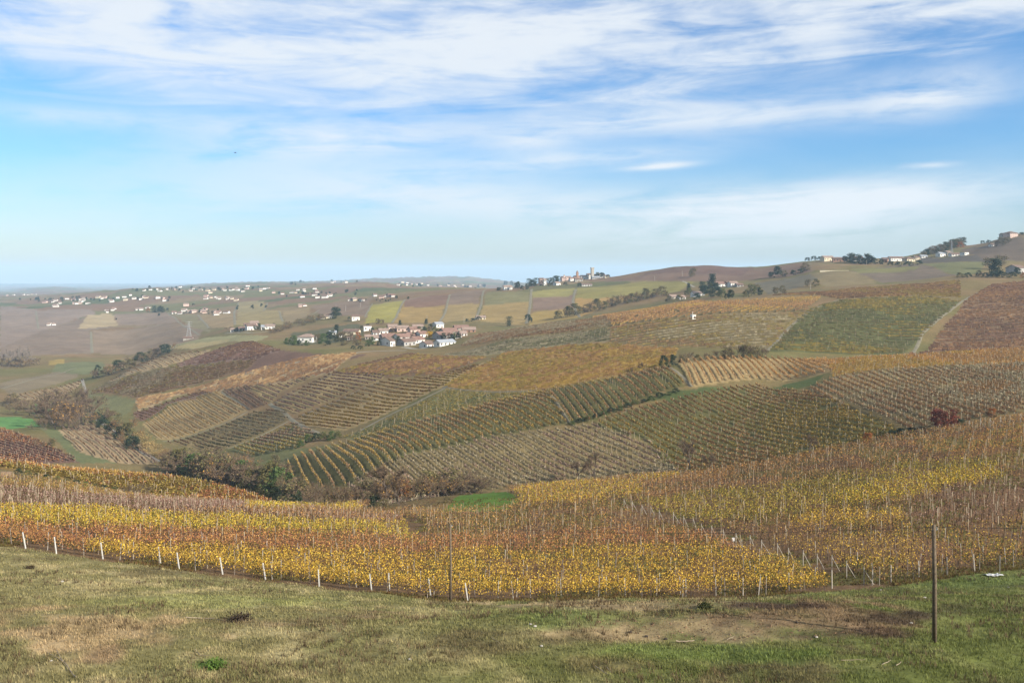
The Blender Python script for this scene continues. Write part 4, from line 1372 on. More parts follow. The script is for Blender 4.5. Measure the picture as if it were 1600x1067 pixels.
KWORD = {'bare': ('bare_tree', 'bare brown tree', 'tree'), 'barebush': ('bare_shrub', 'bare brown shrub', 'shrub'), 'olivebush': ('olive_shrub', 'olive coloured shrub', 'shrub'),
         'greenbush': ('green_shrub', 'green shrub', 'shrub'), 'darkbush': ('dark_shrub', 'dark evergreen shrub', 'shrub'), 'darktree': ('dark_tree', 'dark evergreen tree', 'tree'),
         'browntree': ('autumn_tree', 'brown leaved autumn tree', 'tree'), 'conifer': ('conifer_tree', 'dark pointed conifer', 'tree'), 'cypress': ('cypress_tree', 'slim dark cypress', 'tree'),
         'redtree': ('red_tree', 'dark red spreading tree', 'tree'), 'orangetree': ('orange_shrub', 'orange leaved shrub', 'shrub'), 'yellowtree': ('yellow_tree', 'bright yellow tree', 'tree'),
         'reed': ('reed_clump', 'pale straw reed clump', 'reeds'), 'poplar': ('poplar_tree', 'tall bare pale poplar', 'tree')}
TREES = []          # (kind, px, base row, height in photo px, width factor, place, dmin)


def T_(place, items, dmin=30.0, dfix=None):
    for it in items:
        kind, px, py, hp = it[:4]
        TREES.append((kind, px, py, hp, it[4] if len(it) > 4 else 1.0, place, dmin))


T_('in the valley thicket', [
    ('barebush', 262, 722, 20), ('barebush', 284, 738, 26), ('darkbush', 270, 746, 20, 1.1), ('olivebush', 305, 748, 28, 1.1), ('greenbush', 325, 752, 30), ('barebush', 345, 755, 44, 1.1), ('olivebush', 362, 758, 30),
    ('barebush', 372, 760, 50, 1.1), ('barebush', 395, 764, 46, 1.1), ('greenbush', 412, 768, 30, 1.1), ('olivebush', 424, 765, 42), ('greenbush', 430, 782, 30), ('darkbush', 440, 784, 26, 1.1), ('darkbush', 466, 792, 24, 1.2),
    ('barebush', 482, 796, 34), ('barebush', 505, 798, 42), ('olivebush', 520, 798, 24), ('barebush', 540, 797, 30), ('greenbush', 400, 745, 22), ('greenbush', 420, 740, 20), ('olivebush', 380, 738, 18), ('olivebush', 430, 728, 18)])
T_('under the pale posted block', [
    ('barebush', 565, 790, 34), ('bare', 606, 790, 66, 1.15), ('barebush', 588, 790, 40), ('barebush', 622, 788, 46), ('orangetree', 630, 783, 34, 0.7), ('barebush', 644, 782, 44), ('barebush', 664, 779, 36), ('barebush', 686, 776, 38),
    ('barebush', 708, 772, 36), ('barebush', 728, 770, 32), ('barebush', 745, 768, 26), ('darkbush', 585, 793, 18, 1.2), ('olivebush', 598, 795, 16, 1.3), ('olivebush', 700, 785, 10, 1.6), ('barebush', 670, 790, 12, 1.5), ('barebush', 640, 796, 12, 1.5)])
T_('on the brow of the near slope', [('bare', 905, 757, 38), ('bare', 932, 754, 46), ('bare', 1080, 744, 54, 1.1), ('bare', 1108, 742, 34), ('darkbush', 1106, 744, 8, 1.3), ('bare', 1264, 716, 36), ('bare', 640, 799, 12)])
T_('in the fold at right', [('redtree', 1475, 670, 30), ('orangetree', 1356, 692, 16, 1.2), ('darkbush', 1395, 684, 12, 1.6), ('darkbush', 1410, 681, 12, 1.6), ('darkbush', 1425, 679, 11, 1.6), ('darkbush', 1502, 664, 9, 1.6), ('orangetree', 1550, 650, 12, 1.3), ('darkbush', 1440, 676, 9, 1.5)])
T_('in the hedge above the rust rows', [('darkbush', 1037, 577, 22, 0.7), ('darkbush', 1052, 572, 18, 0.7), ('olivebush', 1066, 567, 11), ('barebush', 1076, 566, 16), ('olivebush', 1090, 565, 11), ('barebush', 1104, 563, 13),
    ('barebush', 1122, 561, 15), ('olivebush', 1138, 560, 18, 1.1), ('barebush', 1152, 559, 22, 1.1), ('olivebush', 1166, 559, 20, 1.1), ('olivebush', 1180, 559, 18, 1.1), ('barebush', 1193, 559, 16), ('bare', 1010, 585, 20), ('bare', 985, 590, 16)])
T_('along the lane in the left valley', [('darkbush', 152, 664, 20, 1.1), ('darkbush', 163, 672, 18, 1.2), ('darkbush', 176, 680, 20, 1.2), ('barebush', 187, 680, 30), ('darkbush', 192, 688, 22, 1.2), ('olivebush', 200, 690, 30), ('barebush', 212, 698, 28),
    ('darkbush', 208, 702, 20, 1.3), ('reed', 218, 700, 26, 1.1), ('reed', 232, 706, 24, 1.1), ('reed', 246, 712, 18, 1.2), ('reed', 256, 716, 16, 1.2), ('olivebush', 160, 655, 18, 1.2), ('olivebush', 178, 660, 18, 1.2), ('darkbush', 140, 650, 16)])
T_('in the copse by the green meadow', [('bare', 74, 642, 34), ('darkbush', 84, 648, 20, 1.1), ('bare', 92, 648, 42), ('barebush', 100, 650, 44), ('bare', 112, 656, 50, 1.1), ('barebush', 122, 660, 42), ('bare', 132, 662, 42), ('barebush', 84, 668, 30),
    ('barebush', 66, 672, 20), ('barebush', 98, 668, 28), ('barebush', 108, 672, 20), ('barebush', 40, 640, 18), ('barebush', 20, 645, 16), ('olivebush', 56, 640, 14), ('barebush', 70, 700, 16), ('olivebush', 80, 700, 14), ('olivebush', 20, 630, 16, 1.4), ('barebush', 5, 636, 16, 1.4)])
T_('in the poplar row at the far left', [('poplar', x, 571 + (i % 3), 24 + (i % 4) * 2, 0.7) for i, x in enumerate((4, 10, 17, 23, 30, 36, 41, 47))] + [('barebush', 12, 574, 14, 1.4), ('barebush', 34, 574, 14, 1.4), ('barebush', 58, 570, 12, 1.3)])
T_('in the thicket behind the left spur', [(('barebush', 'olivebush', 'barebush', 'darkbush')[i % 4], 158 + i * 9, 590 - i * 3.4 + (i % 3), 14 + (i % 4), 1.2) for i in range(13)] + [('darkbush', 153, 582, 12, 0.8), ('darkbush', 150, 590, 10)])
T_('in the low hedge before the orange rows', [(('darkbush', 'greenbush', 'olivebush')[i % 3], 28 + i * 15, 741 + i * 2.9, 9, 1.5) for i in range(12)] + [('barebush', 205, 774, 18, 1.2), ('barebush', 225, 778, 16, 1.2)], 150)
T_('at the foot of the green strip', [('greenbush', 482, 690, 12, 1.1), ('darkbush', 494, 688, 12, 1.1), ('greenbush', 506, 688, 14, 1.1), ('greenbush', 518, 687, 14, 1.1), ('greenbush', 528, 685, 12), ('greenbush', 470, 698, 10, 1.2)])
T_('in the belt below the right farm', [(('olivebush', 'barebush', 'olivebush', 'olivebush', 'barebush')[i % 5], 872 + i * 9, 498 - i * 1.9 - (i > 8) * 1.0, 12 + (i % 4) * 2, 1.15) for i in range(19)], 580)
T_('around the right hillside farm', [('conifer', 1113, 452, 24, 1.2), ('darktree', 1098, 456, 16), ('darktree', 1106, 458, 18), ('darkbush', 1118, 456, 14), ('darktree', 1100, 462, 16), ('darktree', 1112, 464, 14), ('darkbush', 1122, 462, 14), ('greenbush', 1128, 465, 14), ('greenbush', 1076, 462, 12), ('darktree', 1142, 467, 14),
    ('darkbush', 1088, 468, 10, 1.2), ('olivebush', 1062, 470, 9, 1.4), ('olivebush', 1046, 471, 9, 1.3), ('greenbush', 1174, 462, 18), ('darktree', 1188, 461, 12), ('olivebush', 1182, 458, 14), ('olivebush', 1222, 458, 12), ('browntree', 1212, 460, 12), ('olivebush', 1165, 465, 10), ('darkbush', 1135, 470, 8), ('conifer', 1076, 456, 14), ('browntree', 1083, 432, 14), ('browntree', 1080, 433, 10)], 640)
T_('on the headland below the right hill', [('darktree', 1216, 432, 16), ('darkbush', 1206, 434, 9, 1.4), ('olivebush', 1226, 432, 10), ('olivebush', 1258, 424, 14), ('browntree', 1262, 448, 12), ('olivebush', 1275, 448, 12), ('darkbush', 1250, 428, 8, 1.4), ('darkbush', 1240, 430, 8, 1.3)], 700)
T_('among the right hill houses', [('darktree', 1327, 411, 14), ('cypress', 1331, 411, 16, 1.4), ('darktree', 1336, 412, 15), ('cypress', 1341, 412, 15, 1.4), ('darktree', 1346, 413, 14), ('darktree', 1352, 413, 15), ('cypress', 1356, 413, 17, 1.6), ('darktree', 1361, 413, 14), ('darkbush', 1366, 413, 11), ('darktree', 1377, 413, 9), ('darktree', 1320, 410, 10)], 900)
T_('along the crest of the right hill', [('darkbush', 1262, 408, 6, 1.5), ('darkbush', 1272, 407, 7, 1.4), ('darkbush', 1281, 407, 6, 1.4), ('darkbush', 1392, 415, 7, 1.6), ('darkbush', 1404, 416, 7, 1.6), ('darkbush', 1420, 416, 8, 1.8), ('darkbush', 1436, 414, 7, 1.6)], 900)
T_('in the right skyline wood', [(('browntree', 'darktree', 'browntree')[i % 3], 1443 + i * 4.6, 401 - i * 1.3, 9 + (i % 4) + i * 0.25, 1.3) for i in range(14)] + [('orangetree', 1494, 386, 8, 1.2), ('orangetree', 1500, 387, 9, 1.2), ('orangetree', 1488, 386, 8, 1.2)], 900)
T_('around the right summit house', [('browntree', 1564, 382, 12), ('browntree', 1570, 384, 14), ('browntree', 1557, 385, 9), ('darkbush', 1545, 380, 5, 1.5), ('darkbush', 1535, 381, 5, 1.5), ('olivebush', 1576, 378, 8), ('darkbush', 1596, 368, 5, 1.6)], 800)
T_('by the right edge farmhouse', [('conifer', 1556, 432, 28, 1.5), ('browntree', 1546, 420, 18, 1.3), ('browntree', 1564, 416, 18, 1.3), ('darkbush', 1552, 434, 10, 1.6), ('darkbush', 1566, 434, 10, 1.6), ('darkbush', 1580, 434, 9, 1.6), ('darkbush', 1540, 434, 8, 1.4), ('olivebush', 1530, 432, 10), ('darkbush', 1512, 434, 8, 1.4), ('olivebush', 1500, 434, 8, 1.4), ('darktree', 1590, 430, 12), ('orangetree', 1600, 434, 8, 1.3)], 560)
T_('on the golden slope', [('cypress', 796, 510, 16, 1.7), ('darkbush', 825, 500, 9, 1.2), ('darkbush', 829, 504, 8), ('darkbush', 748, 500, 6, 1.3), ('darkbush', 738, 502, 5, 1.4), ('darkbush', 730, 503, 5, 1.4), ('olivebush', 757, 498, 6)], 600)
T_('in the hilltop town', [('darktree', 808, 452, 12), ('darktree', 800, 446, 7, 1.2), ('darktree', 790, 446, 7, 1.2), ('darkbush', 780, 455, 6, 1.5), ('cypress', 827, 448, 13, 1.8), ('darktree', 832, 449, 12), ('cypress', 837, 447, 13, 1.8), ('darktree', 824, 452, 9), ('darkbush', 816, 453, 7), ('darktree', 846, 446, 8), ('browntree', 855, 443, 9),
    ('darktree', 862, 445, 11), ('darktree', 868, 443, 12), ('cypress', 872, 441, 10, 1.7), ('darkbush', 858, 447, 6), ('darkbush', 894, 438, 5), ('darktree', 900, 433, 5), ('darktree', 933, 432, 9), ('darktree', 939, 432, 8), ('darktree', 943, 432, 7), ('browntree', 930, 433, 6), ('darkbush', 950, 434, 5, 1.3), ('darkbush', 884, 446, 5, 1.5), ('darkbush', 905, 448, 6, 1.4)], 1000)
T_('around the middle village', [('greenbush', 450, 538, 10, 1.3), ('greenbush', 458, 538, 14, 1.2), ('darkbush', 468, 540, 8, 1.4), ('greenbush', 480, 540, 8, 1.3), ('browntree', 496, 535, 14), ('greenbush', 505, 537, 16), ('darktree', 514, 532, 14), ('darktree', 520, 526, 10), ('conifer', 526, 522, 15, 1.2), ('darkbush', 512, 540, 8, 1.5), ('darktree', 525, 534, 12),
    ('browntree', 534, 535, 18), ('browntree', 545, 535, 16), ('orangetree', 560, 533, 14, 0.8), ('browntree', 553, 537, 10), ('olivebush', 560, 540, 10), ('darkbush', 552, 546, 6, 1.3), ('darkbush', 563, 546, 6, 1.4), ('greenbush', 580, 538, 12), ('greenbush', 574, 541, 9), ('darkbush', 592, 540, 8), ('yellowtree', 671, 529, 12, 1.1), ('darktree', 624, 537, 12), ('darktree', 632, 537, 10), ('darktree', 616, 536, 10),
    ('conifer', 625, 508, 8, 1.4), ('conifer', 666, 507, 9, 1.3), ('greenbush', 645, 527, 8), ('darkbush', 672, 512, 6, 1.3), ('darkbush', 664, 516, 5, 1.3), ('browntree', 590, 506, 8, 1.2), ('browntree', 597, 506, 7, 1.2), ('darkbush', 575, 512, 6), ('darktree', 525, 496, 16, 1.2), ('darktree', 521, 498, 12, 1.2), ('darkbush', 545, 500, 5), ('darkbush', 565, 514, 5), ('olivebush', 538, 540, 8, 1.4)], 560)
T_('in the shrubby hollow above the red roofed villa', [(('barebush', 'olivebush')[i % 2], 425 + i * 8.5, 521 - i * 2.4, 9 + i % 3, 1.5) for i in range(10)], 740)
T_('around the left hamlet', [('darktree', 404, 514, 9), ('darktree', 398, 516, 7), ('darkbush', 412, 517, 5), ('darkbush', 370, 518, 6, 1.4), ('darkbush', 428, 509, 4, 1.4), ('barebush', 360, 516, 6, 1.6), ('darkbush', 376, 519, 5)], 800)
T_('in the valley bottom wood', [(('barebush', 'olivebush', 'barebush', 'greenbush', 'barebush', 'olivebush')[i % 6], 268 + i * 11.5, 732 + i * 3.0 + (i % 3) * 3, 30 + (i * 7) % 18, 1.25) for i in range(19)], 225)
T_('below the pale posted block', [(('barebush', 'barebush', 'olivebush')[i % 3], 552 + i * 14, 788 - i * 1.4, 26 + (i * 5) % 14, 1.3) for i in range(14)], 195)
T_('in the left valley wood', [(('barebush', 'bare', 'barebush', 'bare')[i % 4], 62 + i * 9, 650 + (i * 7) % 22, 30 + (i * 5) % 16, 1.2) for i in range(9)], 380)
T_('in the added shade line below the steep golden rows', [(('greenbush', 'darkbush')[i % 2], 893 + i * 12.5, 664 - i * 3.9, 6 + i % 3, 1.8) for i in range(14)], 250)  # low shrubs added to draw the dark shade line along the bank
T_('among the village roofs', [(('darktree', 'browntree', 'greenbush')[i % 3], 582 + (i * 37) % 140, 519 + (i * 11) % 22, 7 + i % 4, 1.1) for i in range(17)], 600)
T_('beside the long white terrace', [('darktree', 241, 488, 10), ('darktree', 249, 488, 10), ('darktree', 255, 488, 9), ('darkbush', 262, 486, 5), ('orangetree', 231, 487, 6), ('darkbush', 302, 477, 3, 1.5), ('darkbush', 312, 489, 4)], 1100)

groups = {}
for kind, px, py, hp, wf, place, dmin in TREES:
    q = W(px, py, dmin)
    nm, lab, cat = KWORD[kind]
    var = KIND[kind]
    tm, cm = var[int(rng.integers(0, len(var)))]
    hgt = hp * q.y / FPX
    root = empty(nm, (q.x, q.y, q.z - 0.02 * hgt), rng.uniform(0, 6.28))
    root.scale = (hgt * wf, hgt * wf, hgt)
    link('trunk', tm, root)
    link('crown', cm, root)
    tag(root, None, cat, 'trees and shrubs ' + place)
    groups.setdefault((lab, place), []).append((px, root))
for (lab, place), L in groups.items():
    L.sort(key=lambda a: a[0])
    for k, (px, o) in enumerate(L):
        o['label'] = lab + ' ' + place if len(L) == 1 else '%s %s %s' % (ordn(k), lab, place) + ' (from left)' if False else ('%s %s' % (lab, place) if len(L) == 1 else '%s %s, %s from left' % (lab, place, ordn(k)))

# ------------------------------------------------------------------ houses
_wm = {}


def win_mesh(w, h):
    key = (round(w, 1), round(h, 1))
    if key not in _wm:
        _wm[key] = MB().box((0, 0, 0), (w, 0.12, h)).mesh('window', M['glass'])
    return _wm[key]


def house(px, py, wpx, hpx, depth, yaw, wall, roof, style='gable', windows=True, dmin=500.0, name='house', pitch=0.42, cols=None):
    """base centre at the sight line (px, py); wpx, hpx: width and eaves height in photo pixels"""
    q = W(px, py, dmin)
    s = q.y / FPX
    w, hh, d = wpx * s, max(2.4, hpx * s), depth
    # the long side is seen foreshortened by the yaw
    root = empty(name, (q.x, q.y + d * 0.4, q.z - 0.3), yaw)
    b = MB()
    z0 = -2.0
    if style == 'gable':
        rh = d * 0.5 * pitch
        vs = [(-w / 2, -d / 2, z0), (w / 2, -d / 2, z0), (w / 2, d / 2, z0), (-w / 2, d / 2, z0),
              (-w / 2, -d / 2, hh), (w / 2, -d / 2, hh), (w / 2, d / 2, hh), (-w / 2, d / 2, hh), (-w / 2, 0, hh + rh), (w / 2, 0, hh + rh)]
        b.poly(vs, [(0, 1, 5, 4), (2, 3, 7, 6), (1, 2, 6, 9, 5), (3, 0, 4, 8, 7)])
        o = 0.55
        r = MB()
        for sg in (-1, 1):
            e = (d / 2 + o)
            ze = hh - o * pitch
            r.poly([(-w / 2 - o, sg * e, ze + 0.05), (w / 2 + o, sg * e, ze + 0.05), (w / 2 + o, 0, hh + rh + 0.05), (-w / 2 - o, 0, hh + rh + 0.05),
                    (-w / 2 - o, sg * e, ze + 0.3), (w / 2 + o, sg * e, ze + 0.3), (w / 2 + o, 0, hh + rh + 0.3), (-w / 2 - o, 0, hh + rh + 0.3)],
                   [(0, 1, 2, 3), (4, 5, 6, 7), (0, 1, 5, 4), (1, 2, 6, 5), (3, 0, 4, 7)])
    elif style == 'hip':
        rh = d * 0.5 * pitch
        b.box((0, 0, (hh + z0) / 2), (w, d, hh - z0))
        o = 0.7
        k = max(0.1, w / 2 - d / 2)
        r = MB().poly([(-w / 2 - o, -d / 2 - o, hh - 0.05), (w / 2 + o, -d / 2 - o, hh - 0.05), (w / 2 + o, d / 2 + o, hh - 0.05), (-w / 2 - o, d / 2 + o, hh - 0.05),
                       (-w / 2 - o, -d / 2 - o, hh + 0.2), (w / 2 + o, -d / 2 - o, hh + 0.2), (w / 2 + o, d / 2 + o, hh + 0.2), (-w / 2 - o, d / 2 + o, hh + 0.2), (-k, 0, hh + rh + 0.2), (k, 0, hh + rh + 0.2)],
                      [(3, 2, 1, 0), (0, 1, 5, 4), (1, 2, 6, 5), (2, 3, 7, 6), (3, 0, 4, 7), (4, 5, 9, 8), (6, 7, 8, 9), (5, 6, 9), (7, 4, 8)])
    else:
        b.box((0, 0, (hh + z0) / 2), (w, d, hh - z0))
        r = MB().box((0, 0, hh + 0.17), (w + 0.7, d + 0.7, 0.3))
    b.build('wall', M[wall], root)
    rf = r.build('roof', M[roof], root)
    if style != 'flat' and windows:
        MB().box((w * 0.22, d * 0.12, hh + d * 0.25 * pitch + 0.5), (0.7, 0.7, 1.8)).build('chimney', M['brick'], rf)
    if windows:
        st = max(1, int(hh / 3.0))
        nw = int(min(5, max(2, w / 3.2)))
        for f in range(st):
            zc = hh * (f + 0.55) / st
            for k in range(nw):
                xk = (k + 0.5) / nw * w - w / 2
                if f == 0 and k == nw // 2:
                    MB().box((xk, -d / 2 - 0.04, 1.1), (1.2, 0.12, 2.2)).build('door', M['door'], root)
                    continue
                link('window', win_mesh(1.1, 1.4), root, (xk, -d / 2 - 0.03, zc))
            for sx in (-1, 1):
                o_ = link('window', win_mesh(1.1, 1.4), root, (sx * (w / 2 + 0.03), 0.2 * d * sx, zc))
                o_.rotation_euler = (0, 0, math.pi / 2)
    return root


HOUSES = []
WN = {'white': 'white', 'cream': 'cream', 'pink': 'pinkish', 'grey': 'grey', 'brick': 'brick', 'stone': 'stone'}
RN = {'roof': 'red roof', 'roofb': 'brown roof', 'roofp': 'pale tiled roof', 'roofg': 'grey roof'}


def Hs(place, dmin, items, windows=True, noun='house', nm='house'):
    for it in items:
        px, py, w, h, dep, yaw, wall, roof = it[:8]
        style = it[8] if len(it) > 8 else 'gable'
        o = house(px, py, w, h, dep, R(yaw), wall, roof, style, windows, dmin, nm)
        tag(o, None, noun, 'buildings ' + place)
        HOUSES.append((px, o, '%s %s with %s' % (WN[wall], noun, RN[roof]), place))


Hs('in the middle village', 560, [
    (478, 535, 24, 9, 11, -8, 'white', 'roofp', 'hip'), (555, 501, 12, 7, 8, 12, 'white', 'roofb'), (573, 517, 12, 8, 8, 15, 'white', 'roofp', 'flat'), (549, 523, 24, 6, 8, -6, 'cream', 'roofb'),
    (533, 527, 8, 5, 7, 10, 'white', 'roofb'), (519, 524, 10, 5, 7, 15, 'white', 'roofg'), (586, 524, 10, 5, 8, 20, 'white', 'roofb'), (598, 522, 14, 6, 8, 14, 'white', 'roofp'), (612, 518, 14, 8, 9, 16, 'pink', 'roofp'), (628, 518, 18, 6, 9, 12, 'pink', 'roofp'),
    (646, 520, 16, 6, 9, 24, 'pink', 'roof'), (652, 514, 16, 4, 8, 10, 'stone', 'roofp'), (605, 531, 20, 6, 10, 18, 'stone', 'roof'), (588, 532, 14, 5, 9, 10, 'white', 'roofp'), (604, 541, 10, 9, 12, 50, 'white', 'roofb'), (626, 533, 20, 7, 11, 40, 'white', 'roof'),
    (634, 540, 22, 7, 10, 42, 'grey', 'roofb'), (650, 536, 18, 6, 10, 40, 'white', 'roof'), (666, 543, 15, 6, 9, 46, 'white', 'roofb'), (658, 527, 14, 6, 9, 36, 'white', 'roof'), (684, 512, 13, 6, 8, 34, 'white', 'roofg'), (692, 529, 26, 6, 12, 36, 'grey', 'roof'),
    (700, 522, 24, 4, 12, 30, 'stone', 'roof'), (720, 516, 22, 3, 10, 14, 'stone', 'roof'), (732, 519, 20, 3, 9, 8, 'brick', 'roofp'), (694, 540, 30, 6, 8, 40, 'white', 'roofg'), (712, 529, 12, 5, 8, 30, 'white', 'roof'), (722, 525, 10, 4, 8, 26, 'white', 'roofp'), (640, 528, 12, 5, 9, 30, 'pink', 'roof'), (574, 530, 9, 4, 7, 12, 'stone', 'roofp'), (546, 531, 7, 3, 6, 5, 'white', 'roofp')])
Hs('at the lone farms above the village', 740, [(508, 498, 16, 4, 8, 8, 'cream', 'roofp'), (515, 497, 8, 5, 7, -10, 'white', 'roofb'), (751, 499, 14, 3, 8, 10, 'cream', 'roofp')])
Hs('in the left hamlet', 820, [(378, 517, 14, 4, 9, 25, 'white', 'roofb'), (390, 516, 14, 7, 10, 30, 'white', 'roofb'), (396, 510, 12, 6, 9, 15, 'pink', 'roofp'), (411, 515, 7, 5, 7, 10, 'white', 'roofg'), (421, 514, 14, 5, 8, 10, 'white', 'roofp'), (385, 511, 10, 4, 8, 20, 'stone', 'roofb'), (367, 518, 14, 3, 7, 5, 'white', 'roofp')])
Hs('in the hilltop town', 1000, [
    (793, 453, 13, 5, 10, 12, 'white', 'roofp'), (846, 445, 7, 9, 9, 15, 'pink', 'roofb'), (851, 446, 4, 9, 8, 10, 'white', 'roofp'), (870, 446, 8, 4, 9, 35, 'white', 'roofp'), (881, 437, 8, 5, 12, 12, 'pink', 'roofp'), (887, 438, 9, 5, 10, 12, 'pink', 'roofp'), (894, 439, 8, 4, 9, 16, 'white', 'roof'),
    (902, 435, 10, 5, 10, 12, 'pink', 'roof'), (904, 440, 12, 4, 9, 8, 'stone', 'roofb'), (912, 436, 9, 5, 9, 10, 'white', 'roofp'), (920, 436, 9, 4, 10, 8, 'white', 'roofp'), (921, 430, 7, 7, 10, 10, 'white', 'roofb'), (930, 432, 7, 5, 9, 8, 'stone', 'roofb'), (940, 433, 8, 5, 9, 8, 'white', 'roofp'), (931, 436, 12, 3, 8, 4, 'grey', 'roofg'), (917, 447, 16, 2.2, 8, 2, 'white', 'roofb'), (948, 434, 7, 3, 8, 8, 'cream', 'roofb')])
Hs('on the right hill', 900, [
    (1294, 408, 16, 6, 10, 10, 'cream', 'roofp'), (1314, 409, 22, 5, 9, -12, 'brick', 'roofb'), (1340, 409, 18, 6, 10, 5, 'white', 'roofb'), (1385, 410, 9, 5, 10, -30, 'brick', 'roofb'), (1401, 408, 22, 5, 9, 8, 'white', 'roofb'), (1422, 409, 14, 5, 10, 10, 'cream', 'roofb', 'hip'), (1433, 406, 8, 4, 8, 12, 'cream', 'roofb'), (1444, 403, 10, 2.6, 8, 5, 'white', 'roofg'),
    (1472, 401, 10, 5, 9, 12, 'white', 'roofg'), (1482, 399, 9, 5, 8, 20, 'cream', 'roofp'), (1493, 400, 14, 3, 8, 5, 'white', 'roofb'), (1509, 399, 8, 5, 8, 15, 'white', 'roofb', 'flat'), (1551, 385, 6, 3, 6, 12, 'white', 'roofb')])
Hs('on the right summit', 900, [(1582, 371, 15, 7, 12, 16, 'pink', 'roofb', 'hip'), (1571, 371, 9, 5, 9, 12, 'stone', 'roofb')])
Hs('at the right edge farm', 560, [(1592, 427, 20, 9, 12, 28, 'grey', 'roofb')])
Hs('at the right hillside farm', 640, [(1052, 467, 12, 4, 8, 20, 'stone', 'roofp'), (1065, 468, 10, 4, 8, 14, 'white', 'roofp'), (1091, 463, 18, 5, 9, 10, 'white', 'roofp'), (1126, 448, 18, 5, 10, 8, 'white', 'roof'), (1146, 448, 12, 6, 9, 12, 'white', 'roofp'), (1138, 447, 8, 5, 8, 30, 'brick', 'roofb'), (1156, 448, 10, 3, 8, 5, 'grey', 'roofb')])
# brick building among the skyline trees
Hs('in the right skyline wood', 900, [(1494, 381, 14, 5, 9, 8, 'brick', 'roofp')])


def cluster(place, dmin, x0, y0, x1, y1, n, jy, wr=(3, 8), hr=(1.8, 3.4), seed=0):
    r_ = random.Random(seed)
    items = []
    for k in range(n):
        t = (k + 0.5) / n
        x = x0 + (x1 - x0) * t + r_.uniform(-1, 1) * (x1 - x0) / n * 1.1
        y = y0 + (y1 - y0) * t + r_.gauss(0, 1) * jy
        if r_.random() < 0.18:
            continue
        items.append((x, y, r_.uniform(*wr) * 0.9, r_.uniform(*hr) * 0.85, r_.uniform(8, 12), r_.uniform(-10, 40), r_.choice(['white', 'white', 'white', 'cream', 'pink']), r_.choice(['roofp', 'roofp', 'roofb', 'roof']), r_.choice(['gable', 'gable', 'hip'])))
    Hs(place, dmin, items, False)


cluster('in the long white terrace', 1100, 272, 489, 352, 489, 13, 1.5, (5, 10), (2.2, 3.6), 1)
cluster('in the lower far left town', 1400, 105, 476, 128, 474, 5, 1, (4, 7), (2.2, 3.2), 2)
cluster('in the far left town', 1400, 104, 470, 262, 466, 24, 2.2, (4, 8), (2, 3.4), 3)
cluster('at the left town end', 1500, 66, 473, 96, 471, 6, 1.5, (3, 7), (1.6, 2.6), 4)
cluster('below the far left town', 1200, 80, 480, 96, 479, 2, 0.5, (7, 9), (2, 2.6), 5)
cluster('at the farm above the tan field', 1200, 161, 488, 178, 486, 4, 1.5, (4, 7), (2.2, 3), 6)
cluster('left of the dark far trees', 1200, 204, 484, 234, 483, 5, 1, (4, 8), (2, 3), 7)
cluster('on the left skyline ridge', 1900, 225, 454, 345, 454, 18, 1.8, (3, 7), (1.6, 2.8), 8)
cluster('on the central skyline ridge', 1900, 345, 454, 420, 451, 16, 2.2, (3, 7), (1.6, 2.8), 9)
cluster('under the far skyline ridge', 1600, 318, 466, 366, 469, 10, 2.0, (4, 7), (1.8, 2.8), 10)
cluster('alone above the white terrace', 1200, 286, 479, 296, 478, 1, 0, (8, 9), (4, 4.5), 11)
cluster('by the middle skyline', 1600, 424, 460, 460, 458, 6, 1, (5, 9), (1.8, 2.6), 12)
cluster('above the middle skyline', 1600, 465, 455, 500, 455, 6, 1.5, (4, 7), (1.8, 2.8), 13)
cluster('behind the village', 1200, 474, 466, 528, 462, 7, 2, (6, 11), (2.6, 4.2), 14)
cluster('on the crest above the striped hill', 1000, 526, 472, 568, 470, 7, 1.5, (5, 8), (2.6, 3.8), 15)
cluster('beside the golden slope crest', 1000, 584, 465, 616, 468, 6, 2, (5, 8), (2.6, 3.8), 16)
cluster('on the ridge behind the golden slope', 1900, 620, 445, 660, 444, 10, 1.2, (3, 6), (1.2, 2.2), 17)
cluster('on the ridge left of the town', 1900, 670, 447, 755, 448, 12, 1.2, (3, 6), (1.2, 2), 18)
cluster('on the left skyline knoll', 1900, 512, 442, 548, 441, 5, 0.8, (3, 6), (1.2, 2), 19)
cluster('in the hazy plain at far left', 3500, 4, 466, 60, 464, 12, 2, (2, 5), (0.9, 1.6), 20)
cluster('small on the striped slope', 1000, 470, 480, 486, 479, 2, 0.4, (6, 8), (2.2, 3), 21)
cluster('at the end of the left track', 1200, 66, 509, 78, 508, 2, 0.4, (5, 7), (1.6, 2.2), 22)

byp = {}
for px, o, lab, place in HOUSES:
    byp.setdefault((lab, place), []).append((px, o))
for (lab, place), L in byp.items():
    L.sort(key=lambda a: a[0])
    for k, (px, o) in enumerate(L):
        o['label'] = '%s %s' % (lab, place) if len(L) == 1 else '%s %s, %s from left' % (lab, place, ordn(k))
